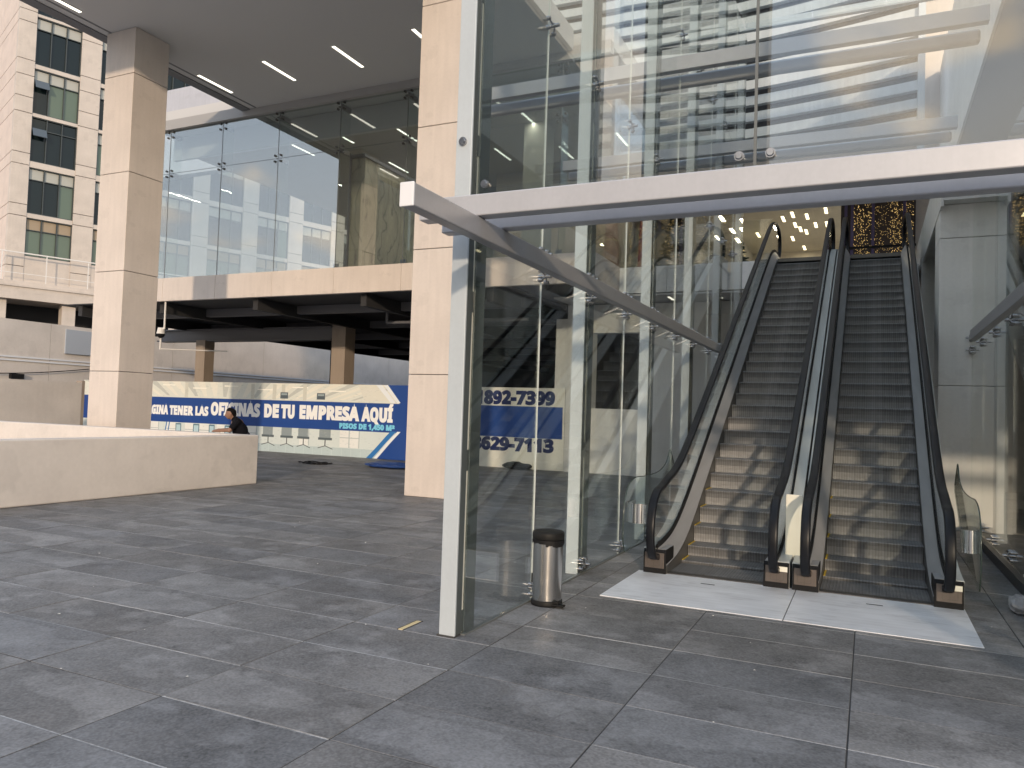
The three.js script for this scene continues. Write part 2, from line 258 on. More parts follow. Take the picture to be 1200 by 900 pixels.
// ---------------------------------------------------------------- mall: soffit, columns, glazed upper floor
const PX = (k) => -11.85 - 2.3275 * k;
{
  const t = thing('mall_wing', 'mall wing with raised glazed floor under a deep grey soffit on the left', 'building', [-14, 0, -18]);
  // soffit slab in one sheet with a dark edge trim; left edge x=-17.7, front z=-8.3
  part('soffit', [bx(-17.62, -6.9, 10.87, 11.4, -17.72, -8.3), bx(-22.2, -5.9, 10.87, 11.4, -34, -17.95)], M.soffit, t);
  part('soffit_trim', [bx(-17.95, -17.62, 10.84, 11.45, -18.0, -8.3), bx(-17.40, -17.34, 10.862, 10.872, -17.7, -8.3)], M.soffitTrim, t);
  part('soffit_fascia', [bx(-17.95, -6.9, 10.85, 11.6, -8.3, -8.16)], M.soffit, t);
  part('head_beam', [bx(-22.4, -5.9, 10.66, 10.98, -17.95, -17.72)], std({ color: rgb(0.34, 0.33, 0.32), roughness: 0.6 }), t);
  part('floor_slab', [bx(-22.2, -6.22, 5.05, 5.45, -34, -17.95)], M.darkSteel, t);
  const fx = [-22.3]; for (let x = PX(4); x < -6.3; x += 2.3275) fx.push(x); fx.push(-6.2);
  for (let i = 0; i + 1 < fx.length; i++) part('fascia_panel', [bx(fx[i] + 0.004, fx[i + 1] - 0.004, 4.97, 5.73, -17.95, -17.8, 0.006)], M.cream, t);
  part('fascia_panel', [bx(-6.33, -6.2, 4.97, 5.73, -19.9, -17.955, 0.006)], M.cream, t);
  // glass front
  const gx = [-22.2]; for (let k = 4; k >= -2; k--) gx.push(PX(k)); gx.push(-6.25);
  for (let i = 0; i + 1 < gx.length; i++) for (const [y0, y1] of [[5.735, 9.215], [9.225, 10.66]]) part('glass_pane', [bx(gx[i] + 0.006, gx[i + 1] - 0.006, y0, y1, -17.852, -17.84)], M.glassRoom, t);
  for (const [z0, z1] of [[-19.8, -17.86], [-21.9, -19.82], [-24, -21.92]]) for (const [y0, y1] of [[5.735, 9.215], [9.225, 10.66]]) part('glass_pane', [bx(-6.27, -6.258, y0, y1, z0, z1)], M.glass, t);
  for (const [z0, z1] of [[-19.8, -17.86], [-21.9, -19.82], [-24, -21.92]]) for (const [y0, y1] of [[5.735, 9.215], [9.225, 10.66]]) part('glass_pane', [bx(-22.2, -22.188, y0, y1, z0, z1)], M.glass, t);
  for (let k = 4; k >= -2; k--) {
    part('glass_fin', [bx(PX(k) - 0.009, PX(k) + 0.009, 5.735, 10.66, -18.3, -17.86)], M.glassEdge, t);
    for (const y of [9.22, 10.52]) part('fin_bracket', [bx(PX(k) - 0.03, PX(k) + 0.03, y - 0.07, y + 0.07, -18.28, -17.86), ...[-1, 1].flatMap((a) => [-1, 1].map((b) => new THREE.CylinderGeometry(0.035, 0.035, 0.05, 10).rotateX(Math.PI / 2).translate(PX(k) + a * 0.11, y + b * 0.09, -17.83).toNonIndexed())), bx(PX(k) - 0.13, PX(k) + 0.13, y - 0.02, y + 0.02, -17.93, -17.87)], M.steelDark, t);
    part('silicone_joint', [bx(PX(k) - 0.007, PX(k) + 0.007, 5.735, 10.66, -17.856, -17.836)], M.seal, t);
    part('foot_clamp', [bx(PX(k) - 0.08, PX(k) + 0.08, 5.73, 5.85, -17.91, -17.86)], M.steelFit, t);
  }
  part('silicone_joint', [bx(-22.2, -6.25, 9.216, 9.224, -17.856, -17.836)], M.seal, t);
  // interior of the raised floor
  part('room_ceiling', [bx(-22.1, -6.3, 10.45, 10.6, -33.9, -18.9)], M.interior, t);
  part('ceiling_upstand', [bx(-22.1, -6.3, 10.05, 10.84, -18.9, -18.78)], M.soffit, t);
  part('room_floor', [bx(-22.1, -6.3, 5.45, 5.5, -33.9, -18)], M.interior, t);
  part('back_wall', [bx(-22.1, -6.3, 5.5, 10.45, -34, -33.8)], M.interior, t);
  for (const [z0, z1] of [[-21.2, -19.0], [-23.4, -21.21], [-25.6, -23.41], [-27.8, -25.61]]) part('marble_panel', [bx(-14.6, -14.1, 5.5, 9.35, z0, z1 - 0.006)], M.marble, t);
  part('marble_trim', [bx(-14.62, -14.58, 5.5, 9.5, -18.98, -18.9), bx(-14.62, -14.05, 9.35, 9.45, -27.8, -18.9)], M.darkSteel, t);
  part('room_pillar', [bx(-9.6, -8.9, 5.5, 10.45, -21.5, -20.8)], M.interior, t);
  part('room_partition', [bx(-12.6, -7.4, 5.5, 10.45, -25.2, -25.0)], M.taupe, t);
  // roof parapet behind, its shade mixed into the lavender grey
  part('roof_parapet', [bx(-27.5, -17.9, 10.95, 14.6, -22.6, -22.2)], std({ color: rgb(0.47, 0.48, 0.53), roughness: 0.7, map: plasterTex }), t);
}
{
  const jy = [0, 2.37, 4.83, 7.27, 9.72, 10.87];
  for (const [x0, x1, l] of [[-17.5, -16.46, 'cream clad square column rising from behind the low wall to the soffit'], [-8.19, -7.2, 'cream clad square column just left of the entrance post']]) {
    const c = thing('column', l, 'column', [(x0 + x1) / 2, 0, -13.2], 'cream columns carrying the soffit');
    part('core', [bx(x0 + 0.03, x1 - 0.03, 0, 10.87, -13.67, -12.73)], M.joint, c);
    for (let i = 0; i + 1 < jy.length; i++) part('cladding_panel', [bx(x0, x1, jy[i] + 0.006, jy[i + 1] - 0.006, -13.7, -12.7, 0.012)], M.cream, c);
  }
}
// strip lights in the soffit and in the glazed room
function stripLight(x, y, z0, z1, label, mat, group, wide = 0.05) {
  const t = thing('strip_light', label, 'ceiling light', [x, y, (z0 + z1) / 2], group);
  part('frame', [bx(x - wide - 0.012, x + wide + 0.012, y - 0.012, y, z0 - 0.012, z1 + 0.012)], M.soffitTrim, t);
  part('diffuser', [bx(x - wide, x + wide, y - 0.024, y - 0.012, z0, z1)], mat, t);
  return t;
}
const ord = ['first', 'second', 'third', 'fourth', 'fifth', 'sixth', 'seventh', 'eighth', 'ninth', 'tenth'];
[-17.19, -14.82, -12.5, -10.11].forEach((x, i) => stripLight(x, 10.868, -16.55, -15.3, `white strip light in the soffit above the glazed room, ${ord[i]} from the left`, M.light, 'strip lights in the grey soffit', 0.045));
stripLight(-17.11, 10.868, -11.7, -10.45, 'white strip light at the soffit edge in the top left corner of the photo', M.light, 'strip lights in the grey soffit', 0.045);
const roomSpots = []; for (const z of [-20.9, -24.2]) for (let k = 0; k < 6; k++) roomSpots.push([-17.7 + k * 2.1, z + (k % 2) * 0.55]);
roomSpots.forEach(([x, z], i) => stripLight(x, 10.448, z, z + 1.25, `white strip light inside the glazed upper room, ${ord[i % 6]} from the left in the ${i < 6 ? 'front' : 'rear'} row`, M.light, 'strip lights inside the glazed upper room', 0.035));
roomSpots.forEach(([x, z]) => { const l = new THREE.RectAreaLight(rgb(1, 0.92, 0.78), 90, 0.07, 1.25); l.position.set(x, 10.42, z + 0.625); l.lookAt(x, 0, z + 0.625); l.rotateZ(0); scene.add(l); });

// ---------------------------------------------------------------- undercroft behind the banner
{
  const t = thing('undercroft_frame', 'dark steel frame of columns and beams under the raised mall floor', 'steel frame', [-18, 0, -23]);
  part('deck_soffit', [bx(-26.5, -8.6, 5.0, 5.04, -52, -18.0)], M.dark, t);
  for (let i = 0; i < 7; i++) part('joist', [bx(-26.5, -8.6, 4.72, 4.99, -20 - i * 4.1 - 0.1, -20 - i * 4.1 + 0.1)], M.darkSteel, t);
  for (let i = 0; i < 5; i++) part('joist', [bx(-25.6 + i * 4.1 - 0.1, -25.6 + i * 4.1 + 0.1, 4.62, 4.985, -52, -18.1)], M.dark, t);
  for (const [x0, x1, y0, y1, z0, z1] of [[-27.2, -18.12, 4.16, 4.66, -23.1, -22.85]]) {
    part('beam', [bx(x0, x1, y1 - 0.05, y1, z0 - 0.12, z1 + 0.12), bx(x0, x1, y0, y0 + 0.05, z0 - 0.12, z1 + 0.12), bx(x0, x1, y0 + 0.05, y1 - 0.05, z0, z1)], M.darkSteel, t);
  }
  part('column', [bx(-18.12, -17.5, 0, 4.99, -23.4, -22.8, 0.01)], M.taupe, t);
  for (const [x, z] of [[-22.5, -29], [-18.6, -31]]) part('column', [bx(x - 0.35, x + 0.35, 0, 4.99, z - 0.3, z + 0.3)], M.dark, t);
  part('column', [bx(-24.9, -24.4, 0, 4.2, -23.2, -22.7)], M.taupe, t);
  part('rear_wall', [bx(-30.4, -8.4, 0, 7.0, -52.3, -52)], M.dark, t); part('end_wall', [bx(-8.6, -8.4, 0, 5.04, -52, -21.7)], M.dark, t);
  part('pipe', [rod([-13.9, 4.4, -20.2], [-9, 4.4, -20.2], 0.05), rod([-13.9, 4.4, -20.2], [-13.9, 4.9, -20.2], 0.05)], M.darkSteel, t);
}
{ // end wall of the undercroft and ground floor under the balcony
  const t = thing('ground_floor_wall', 'cream ground floor wall with dark openings behind the glass side of the entrance', 'wall', [-6, 0, -21.3]);
  part('wall', [bx(-8.1, -7.32, 0, 4.9, -21.5, -21.05), bx(-7.32, -5.62, 0, 1.88, -21.5, -21.15), bx(-7.32, -5.62, 4.08, 4.9, -21.5, -21.15), bx(-5.62, -2.2, 0, 4.9, -21.5, -21.15)], M.white, t);
  part('pillar', [bx(-8.52, -8.12, 0, 4.52, -21.6, -21.2, 0.01)], M.white, t);
  part('opening', [bx(-7.32, -5.62, 1.88, 4.08, -24, -23.8), bx(-7.42, -7.32, 1.8, 4.1, -24, -21.5), bx(-5.62, -5.5, 1.8, 4.1, -24, -21.5)], M.dark, t);
  part('ceiling', [bx(-8.1, 1.0, 4.93, 4.97, -30, -19.9)], M.soffit, t);
  part('back_wall', [bx(-2.2, 9.0, 0, 5.2, -24.2, -24)], M.taupe, t);
}
[[-4.9, -20.75], [-4.4, -20.4], [-3.6, -20.7]].forEach(([x, z], i) => stripLight(x, 4.928, z, z + 0.6, `small strip light under the balcony seen through the side glass, ${ord[i]} from the left`, M.light, 'strip lights under the balcony', 0.03));

// ---------------------------------------------------------------- banners
const bannerTex = (() => {
  const W = 2048, H = 308, X0 = -29.4, X1 = -13.2, Y0 = 0, Y1 = 2.44, c = document.createElement('canvas'); c.width = W; c.height = H; const k = c.getContext('2d');
  const X = (x) => (x - X0) / (X1 - X0) * W, Y = (y) => (Y1 - y) / (Y1 - Y0) * H;
  const rect = (x0, x1, y0, y1, f) => { k.fillStyle = f; k.fillRect(X(x0), Y(y1), X(x1) - X(x0), Y(y0) - Y(y1)); };
  const poly = (p, f) => { k.fillStyle = f; k.beginPath(); p.forEach(([x, y], i) => i ? k.lineTo(X(x), Y(y)) : k.moveTo(X(x), Y(y))); k.closePath(); k.fill(); };
  rect(X0, X1, Y0, Y1, '#dfe2da');
  for (let i = 0; i < 26; i++) { const x = X0 + i * 0.64; poly([[x, 2.44], [x + 0.4, 2.44], [x * 0.75 - 5.2, 1.9], [x * 0.75 - 5.35, 1.9]], i % 3 ? '#e9e8dd' : '#c3c7c2'); }
  for (let i = 0; i < 9; i++) rect(-28 + i * 1.6, -27.3 + i * 1.6, 2.28 - (i % 2) * 0.1, 2.32 - (i % 2) * 0.1, '#fbfaf0');
  for (const x of [-19.3, -18.9, -17.9, -20.3, -23.6, -26]) rect(x, x + 0.16, 1.85, 2.4, '#cfd0c6');
  for (const x of [-18.95, -17.3]) { rect(x, x + 0.35, 1.9, 2.12, '#55616a'); rect(x + 0.04, x + 0.31, 2.02, 2.09, '#9aa9ae'); }
  poly([[-15.6, 2.44], [-14.8, 2.44], [-14.2, 1.9], [-15.3, 1.9]], '#e0e0d6');
  rect(X0, -13.9, 0.0, 0.9, '#d6e0df'); rect(X0, -13.9, 0.0, 0.28, '#bccdd0');
  for (let i = 0; i < 40; i++) { const x = X0 + i * 0.4; rect(x, x + 0.02, 0, 0.26, '#c9d8da'); }
  for (const [x, w] of [[-25.4, 0.5], [-24.5, 0.7], [-23.5, 0.5], [-22.8, 0.6], [-21.9, 0.5], [-21.2, 0.6], [-20.4, 0.45], [-18.0, 0.45], [-16.28, 0.42], [-15.85, 0.4]]) { rect(x, x + w, 0.3, 0.9, '#e9ecea'); rect(x, x + w, 0.62, 0.64, '#a9b5b8'); rect(x + w - 0.04, x + w, 0.3, 0.9, '#b7c2c4'); }
  for (const x of [-24.0, -23.1, -22.3, -21.5]) { rect(x, x + 0.3, 0.45, 0.85, '#5f7f93'); rect(x + 0.04, x + 0.26, 0.5, 0.8, '#b8d4df'); }
  for (const x of [-24.6, -24.45]) poly([[x, 0.35], [x + 0.05, 0.35], [x + 0.14, 0.88], [x + 0.09, 0.88]], '#2d6fb4');
  for (const x of [-19.42, -18.55, -17.8, -16.86]) { rect(x - 0.26, x + 0.2, 0.6, 0.9, '#8f9ba0'); rect(x - 0.3, x + 0.26, 0.52, 0.6, '#59656b'); rect(x - 0.03, x + 0.01, 0.3, 0.52, '#4a5358'); k.strokeStyle = '#4a5358'; k.lineWidth = 3; k.beginPath(); k.moveTo(X(x - 0.3), Y(0.24)); k.lineTo(X(x), Y(0.32)); k.lineTo(X(x + 0.3), Y(0.22)); k.stroke(); }
  for (let i = 0; i < 2500; i++) { k.fillStyle = `rgba(${rnd() < 0.5 ? '255,255,255' : '90,110,120'},0.10)`; k.fillRect(rnd() * W, rnd() * H, 2 + rnd() * 12, 1 + rnd() * 3); }
  rect(X0, X1, 0.88, 1.83, '#1d4690');
  poly([[-14.45, 2.44], [X1, 2.44], [X1, 0], [-14.75, 0], [-13.95, 0.94], [-13.9, 1.84]], '#1d4690');
  poly([[-14.85, 2.44], [-14.62, 2.44], [-14.05, 1.86], [-14.25, 1.86]], '#e8eef4'); poly([[-14.55, 2.44], [-14.38, 2.44], [-13.86, 1.86], [-14.0, 1.86]], '#e8eef4');
  poly([[-15.15, 0], [-14.92, 0], [-13.98, 0.92], [-14.2, 0.92]], '#2e74b8'); poly([[-14.86, 0], [-14.72, 0], [-13.82, 0.92], [-13.95, 0.92]], '#e8eef4');
  const text = (s, x0, x1, y0, y1, f, w = 900) => { const h = Y(y0) - Y(y1); k.font = `${w} ${h * 1.38}px sans-serif`; k.textBaseline = 'alphabetic'; k.textAlign = 'left'; const m = k.measureText(s).width || 1; k.save(); k.translate(X(x0), Y(y0)); k.scale((X(x1) - X(x0)) / m, 1); k.fillStyle = f; k.fillText(s, 0, 0); k.strokeStyle = f; k.lineWidth = h * 0.10; k.lineJoin = 'miter'; k.strokeText(s, 0, 0); k.restore(); };
  const wh = '#f2f3f4';
  text('IMAGINA', -26.05, -24.46, 1.18, 1.50, wh); text('TENER', -24.35, -23.16, 1.18, 1.50, wh); text('LAS', -23.05, -22.36, 1.19, 1.50, wh);
  text('OFICINAS', -22.24, -19.86, 1.24, 1.67, wh); text('DE', -19.68, -18.97, 1.24, 1.67, wh); text('TU', -18.87, -18.24, 1.24, 1.67, wh); text('EMPRESA', -18.05, -15.54, 1.24, 1.67, wh); text('AQUÍ', -15.39, -14.15, 1.24, 1.67, wh);
  text('PISOS DE 1,450 M²', -16.32, -14.06, 0.955, 1.12, '#7fd0ee');
  const t = new THREE.CanvasTexture(c); t.colorSpace = THREE.SRGBColorSpace; t.magFilter = THREE.LinearFilter; t.anisotropy = 8; return t;
})();
const phoneTex = (() => {
  const W = 1024, H = 488, X0 = -13.2, X1 = -8.1, Y0 = 0, Y1 = 2.43, c = document.createElement('canvas'); c.width = W; c.height = H; const k = c.getContext('2d');
  const X = (x) => (x - X0) / (X1 - X0) * W, Y = (y) => (Y1 - y) / (Y1 - Y0) * H;
  k.fillStyle = '#e8e6dc'; k.fillRect(0, 0, W, H);
  k.fillStyle = '#1d4690'; k.fillRect(X(-13.2), Y(1.87), X(-8.16) - X(-13.2), Y(0.93) - Y(1.87)); k.fillRect(0, 0, X(-12.4), H);
  const text = (s, x0, x1, y0, y1) => { const h = Y(y0) - Y(y1); k.font = `900 ${h * 1.38}px sans-serif`; const m = k.measureText(s).width || 1; k.save(); k.translate(X(x0), Y(y0)); k.scale((X(x1) - X(x0)) / m, 1); k.fillStyle = '#14265e'; k.fillText(s, 0, 0); k.strokeStyle = '#14265e'; k.lineWidth = h * 0.09; k.strokeText(s, 0, 0); k.restore(); };
  text('1892-7399', -11.08, -8.42, 1.94, 2.32); text('8629-7113', -11.12, -8.42, 0.53, 0.90);
  const t = new THREE.CanvasTexture(c); t.colorSpace = THREE.SRGBColorSpace; t.magFilter = THREE.LinearFilter; return t;
})();
function banner(name, label, x0, x1, z, tex, h) {
  const t = thing(name, label, 'banner', [(x0 + x1) / 2, 0, z]);
  const n = Math.round((x1 - x0) * 8), m = 10, wave = (x, y) => 0.018 * Math.sin(x * 1.9) + 0.012 * Math.sin(x * 4.1 + y * 2) + 0.02 * (fbm(x * 1.4, y * 1.3, 3, 505) - 0.5);
  const g = new THREE.PlaneGeometry(x1 - x0, h, n, m); const p = g.attributes.position;
  for (let i = 0; i < p.count; i++) p.setZ(i, wave(p.getX(i) + x0, p.getY(i)));
  g.computeVertexNormals(); g.translate(0, h / 2 + 0.01, 0);
  put('printed_sheet', g, std({ map: tex, roughness: 0.5 }), t);
  const back = g.clone().translate(0, 0, -0.012); put('backing', back, M.white, t);
  const fr = []; for (let x = x0; x <= x1 + 0.01; x += (x1 - x0) / Math.round((x1 - x0) / 2.4)) fr.push(bx(x - 0.03, x + 0.03, 0, h + 0.02, z - 0.16, z - 0.1)); fr.push(bx(x0, x1, h - 0.06, h, z - 0.099, z - 0.05));
  part('frame', fr, M.darkSteel, t); return t;
}
banner('office_banner', 'long printed banner of an office interior with a blue lettered band', -29.4, -13.2, -21.1, bannerTex, 2.44);
banner('phone_banner', 'cream banner with two phone numbers and a blue bar seen through the glass', -13.19, -8.1, -21.0, phoneTex, 2.43);

// ---------------------------------------------------------------- low ramp wall, tall walls
{
  const t = thing('ramp_wall', 'low pale concrete parapet wall turning a corner in front of the left column', 'wall', [-12, 0, -12]);
  const round = (x0, x1, z0, z1) => bx(x0, x1, 0, 1.035, z0, z1, 0.03);
  part('near_parapet', [round(-12.02, -11.75, -12.5, -2.0)], M.creamLow, t);
  part('far_parapet', [round(-30, -12.01, -12.498, -12.22)], M.creamLow, t);
  part('ramp_floor', [bx(-30, -12.02, -0.9, 0.15, -12.22, -2.0)], M.concrete, t);
}
{
  const t = thing('retaining_wall', 'tall concrete retaining wall with a pale double stripe along the left', 'wall', [-30, 0, -20]);
  for (let z = -2; z > -60; z -= 6) part('wall_panel', [bx(-30.4, -30, 0, z > -24 ? 4.65 : 7.2, z - 6 + 0.008, z - 0.008)], M.concrete, t);
  part('stripe', [bx(-29.995, -29.96, 3.18, 3.24, -60, -2), bx(-29.995, -29.96, 3.05, 3.11, -60, -2)], M.stripeWhite, t);
  part('steel_door', [bx(-29.99, -29.93, 3.5, 4.5, -23.3, -20.6)], std({ color: rgb(0.42, 0.46, 0.52), roughness: 0.5 }), t);
  const c = []; let p0 = [-29.9, 2.55, -14]; for (let i = 1; i <= 12; i++) { const z = -14 - i * 0.7, y = 2.55 - 0.25 * Math.sin(i / 12 * Math.PI) + i * 0.04; c.push(rod(p0, [-29.9, y, z], 0.02, 5)); p0 = [-29.9, y, z]; }
  part('cable', c, M.black, t);
  part('junction_box', [bx(-29.95, -29.8, 2.35, 2.55, -18.9, -18.4)], M.black, t);
  const w = thing('side_wall', 'plain lower concrete wall in front of the retaining wall at the left edge', 'wall', [-26, 0, -14]);
  part('wall_panel', [bx(-26.3, -26, 0, 2.25, -13.2, -6)], M.concrete, w); part('wall_panel', [bx(-26.3, -26, 0, 2.25, -18.6, -13.216)], M.concrete, w);
  part('end_post', [bx(-26.32, -26.0, 0, 2.32, -18.72, -18.605)], M.taupe, w);
}
{ // dome camera on a pipe
  const t = thing('security_camera', 'white dome security camera on a thin pipe hanging under the mall fascia', 'camera', [-21.15, 4.97, -17.9]);
  part('pipe', [rod([-21.1, 4.97, -17.9], [-21.1, 4.05, -17.9], 0.03), rod([-21.1, 4.08, -17.9], [-21.25, 4.08, -17.9], 0.03)], M.rail, t);
  part('housing', [cyl(-21.25, 3.90, 4.1, -17.9, 0.14, 0.1)], M.rail, t);
  part('dome', [new THREE.SphereGeometry(0.125, 16, 10).translate(-21.25, 3.88, -17.9)], M.black, t);
  part('bracket', [rod([-21.25, 3.75, -17.9], [-21.25, 3.38, -17.9], 0.03), rod([-21.25, 3.4, -17.9], [-19.9, 3.45, -19.5], 0.02)], M.rail, t);
}

// ---------------------------------------------------------------- glazed entrance hall
const postZ = [-5.07, -7.72, -10.37, -13.02, -15.67, -18.32];
const spider = (() => {   // four-arm fitting in the y-z plane facing +x, built round the origin
  const g = [new THREE.CylinderGeometry(0.022, 0.022, 0.16, 10).rotateZ(Math.PI / 2).translate(0.04, 0, 0).toNonIndexed()];
  for (const a of [-1, 1]) for (const b of [-1, 1]) { g.push(rod([0.06, 0, 0], [0.02, b * 0.055, a * 0.085], 0.011, 6)); g.push(new THREE.CylinderGeometry(0.026, 0.026, 0.03, 12).rotateZ(Math.PI / 2).translate(0.016, b * 0.055, a * 0.085).toNonIndexed()); g.push(new THREE.CylinderGeometry(0.016, 0.02, 0.02, 10).rotateZ(Math.PI / 2).translate(0.04, b * 0.055, a * 0.085).toNonIndexed()); }
  return merged(g).scale(0.8, 0.8, 0.8);
})();
const spiderR = spider.clone().rotateY(Math.PI);
const bolt = merged([new THREE.CylinderGeometry(0.032, 0.032, 0.02, 16).rotateX(Math.PI / 2).toNonIndexed(), new THREE.CylinderGeometry(0.02, 0.026, 0.014, 16).rotateX(Math.PI / 2).translate(0, 0, 0.016).toNonIndexed()]);
{
  const t = thing('glass_entrance', 'glazed entrance hall of steel posts and clear panes around the escalators', 'entrance', [-0.7, 0, -5.1]);
  const H = 10.86;
  postZ.forEach((z, i) => {
    const x0 = -2.915, x1 = -2.78, d = i ? 0.27 : 0.28, top = i ? 10.8 : H;
    const p = part('post', [bx(x0, x1, 0, top, z - 0.022, z, 0.006)], i ? M.postLifted : M.post, t);
    const r = [bx(x0, x1, 0, top, z - d - 0.03, z - 0.145, 0.004), bx(x0 + 0.004, x1 - 0.002, 0, top, z - 0.105, z - 0.023, 0.003)]; for (let y = 0.02; y < top - 0.3; y += 1.22) r.push(bx(x0 + 0.01, x1 - 0.003, y, y + 0.16, z - 0.144, z - 0.106)); part('rear_flange', r, M.postDark, p);
    part('web', [bx(x0 + 0.02, x1 - 0.012, 0, top, z - 0.143, z - 0.107)], M.postSlit, p);
    if (!i) part('foot_plate', [bx(x0 - 0.012, x1 + 0.004, 0.0, 0.012, z - d - 0.04, z + 0.012)], M.steelDark, p);
    if (i > 3) return; const rz = -5.07 - i * 2.45, q = part('post', [bx(1.60, 1.735, 0.12, 5.38, rz - 0.075, rz, 0.006)], M.post, t);
    part('rear_flange', [bx(1.60, 1.735, 0.12, 5.38, rz - d - 0.03, rz - 0.115, 0.004)], M.postDark, q); part('web', [bx(1.62, 1.71, 0.12, 5.38, rz - 0.113, rz - 0.077)], M.postSlit, q);
  });
  const rows = [[0.015, 3.05], [3.06, 5.30], [5.31, 7.70], [7.71, 10.8]];
  for (let k = 0; k < 10; k++) for (const [y0, y1] of rows) {
    const z1 = -5.16 - k * 1.325 + (k ? 0.025 : 0), z0 = -5.16 - (k + 1) * 1.325 + 0.036;
    part('glass_pane', [bx(-2.766, -2.754, y0, y1, z0, z1)], M.glass, t);
    if (y0 < 5) part('glass_pane', [bx(1.505, 1.517, Math.max(y0, 0.125), y1, z0, z1)], M.glass, t);
    if (k % 2) part('silicone_joint', [bx(-2.768, -2.752, y0, y1, z1 + 0.0035, z1 + 0.0075)], M.sealPale, t);
    if (y0 < 1 && k) { put('spider_fitting', spider, M.steelFit, t, [-2.754 + 0.7, 0.11, z1 + 0.0055 + 5.1]); put('spider_fitting', spiderR, M.steelFit, t, [1.505 + 0.7, 0.24, z1 + 0.0055 + 5.1]); }
    if (y0 > 3 && y0 < 4 && k) { for (const dy of [-0.10, 0.10]) { put('spider_fitting', spider, M.steelFit, t, [-2.754 + 0.7, 3.055 + dy, z1 + 0.0055 + 5.1]); put('spider_fitting', spiderR, M.steelFit, t, [1.505 + 0.7, 3.055 + dy, z1 + 0.0055 + 5.1]); } if (z1 > -13.5) part('stay_rod', [rod([-2.45, 2.93, z1 + 0.0055], [-2.72, 3.05, z1 + 0.0055], 0.014), rod([-2.72, 2.955, z1 + 0.0055], [-2.72, 3.155, z1 + 0.0055], 0.012)], M.steelFit, t); if (z1 > -11.6) part('stay_rod', [rod([1.29, 2.93, z1 + 0.0055], [1.47, 3.05, z1 + 0.0055], 0.014), rod([1.47, 2.955, z1 + 0.0055], [1.47, 3.155, z1 + 0.0055], 0.012)], M.steelFit, t); }
    if (y0 > 5 && k) put('spider_fitting', spider, M.steelFit, t, [-2.754 + 0.7, y0 - 0.005, z1 + 0.0055 + 5.1]);
  }
  part('bottom_channel', [bx(-2.78, -2.74, 0, 0.014, -18.5, -5.16)], M.seal, t);
  part('curb', [bx(1.44, 1.9, 0, 0.12, -14.3, -5.2, 0.006)], std({ color: rgb(0.03, 0.03, 0.032), roughness: 0.4 }), t);
  // front glazing above the portal
  for (const [x0, x1] of [[-2.755, -0.705], [-0.69, 1.36]]) for (const [y0, y1] of [[3.3, 7.1], [7.112, 10.86]]) {
    part('glass_pane', [bx(x0, x1, y0, y1, -5.112, -5.1)], M.glassFront, t);
    if (y0 < 4) for (const x of [x0 + 0.09, x1 - 0.09]) put('glass_bolt', bolt, M.steelFit, t, [x + 0.7, 3.42, -5.09 + 5.1]);
  }
  for (const x of [-0.6975, 1.366]) part('silicone_joint', [bx(x - 0.009, x + 0.009, 3.3, 10.86, -5.115, -5.097)], M.seal, t);
  put('glass_bolt', bolt, M.steelFit, t, [-2.85 + 0.7, 3.76, -5.06 + 5.1]);
  // canopy tubes
  part('side_beam', [bx(-2.446, -2.356, 2.851, 2.988, -13.6, -3.645, 0.010)], M.beamShaded, t);
  part('beam_cap', [bx(-2.448, -2.354, 2.849, 2.99, -3.645, -3.63, 0.006)], M.cap, t);
  part('side_beam', [bx(1.20, 1.29, 2.851, 2.988, -11.75, -3.645, 0.010)], M.beamShaded, t);
  part('beam_cap', [bx(1.198, 1.292, 2.849, 2.99, -3.645, -3.63, 0.006)], M.cap, t);
  part('front_beam', [bx(-2.82, 7.4, 2.991, 3.137, -4.55, -4.43, 0.01)], M.beam, t);
  part('rear_beam', [bx(-2.86, 7.4, 2.991, 3.105, -4.91, -4.80, 0.012)], M.beam, t);
  part('sill_channel', [bx(-2.76, 7.4, 3.26, 3.30, -5.13, -5.08)], M.beam, t);
  // wind beams across the hall
  for (const z of [-11.5, -15.5]) { part('wind_beam', [bx(-6.2, 1.36, 7.04, 7.26, z - 0.13, z, 0.012)], M.beam, t); part('wind_beam', [bx(-6.2, 1.30, 6.93, 7.12, z - 0.5, z - 0.34, 0.05)], M.beam, t); }
  // roof glazing
  for (let k = 0; k < 5; k++) { part('roof_beam', [bx(-2.9, 1.7, 10.87, 11.05, -5.2 - k * 3.3, -5.08 - k * 3.3)], M.post, t); if (k < 4) for (const [x0, x1] of [[-2.76, -1.3], [-1.28, 0.2], [0.22, 1.6]]) part('roof_pane', [bx(x0, x1, 10.9, 10.912, -5.08 - (k + 1) * 3.3 - 0.0, -5.2 - k * 3.3 - 0.01)], M.glass, t); }
}

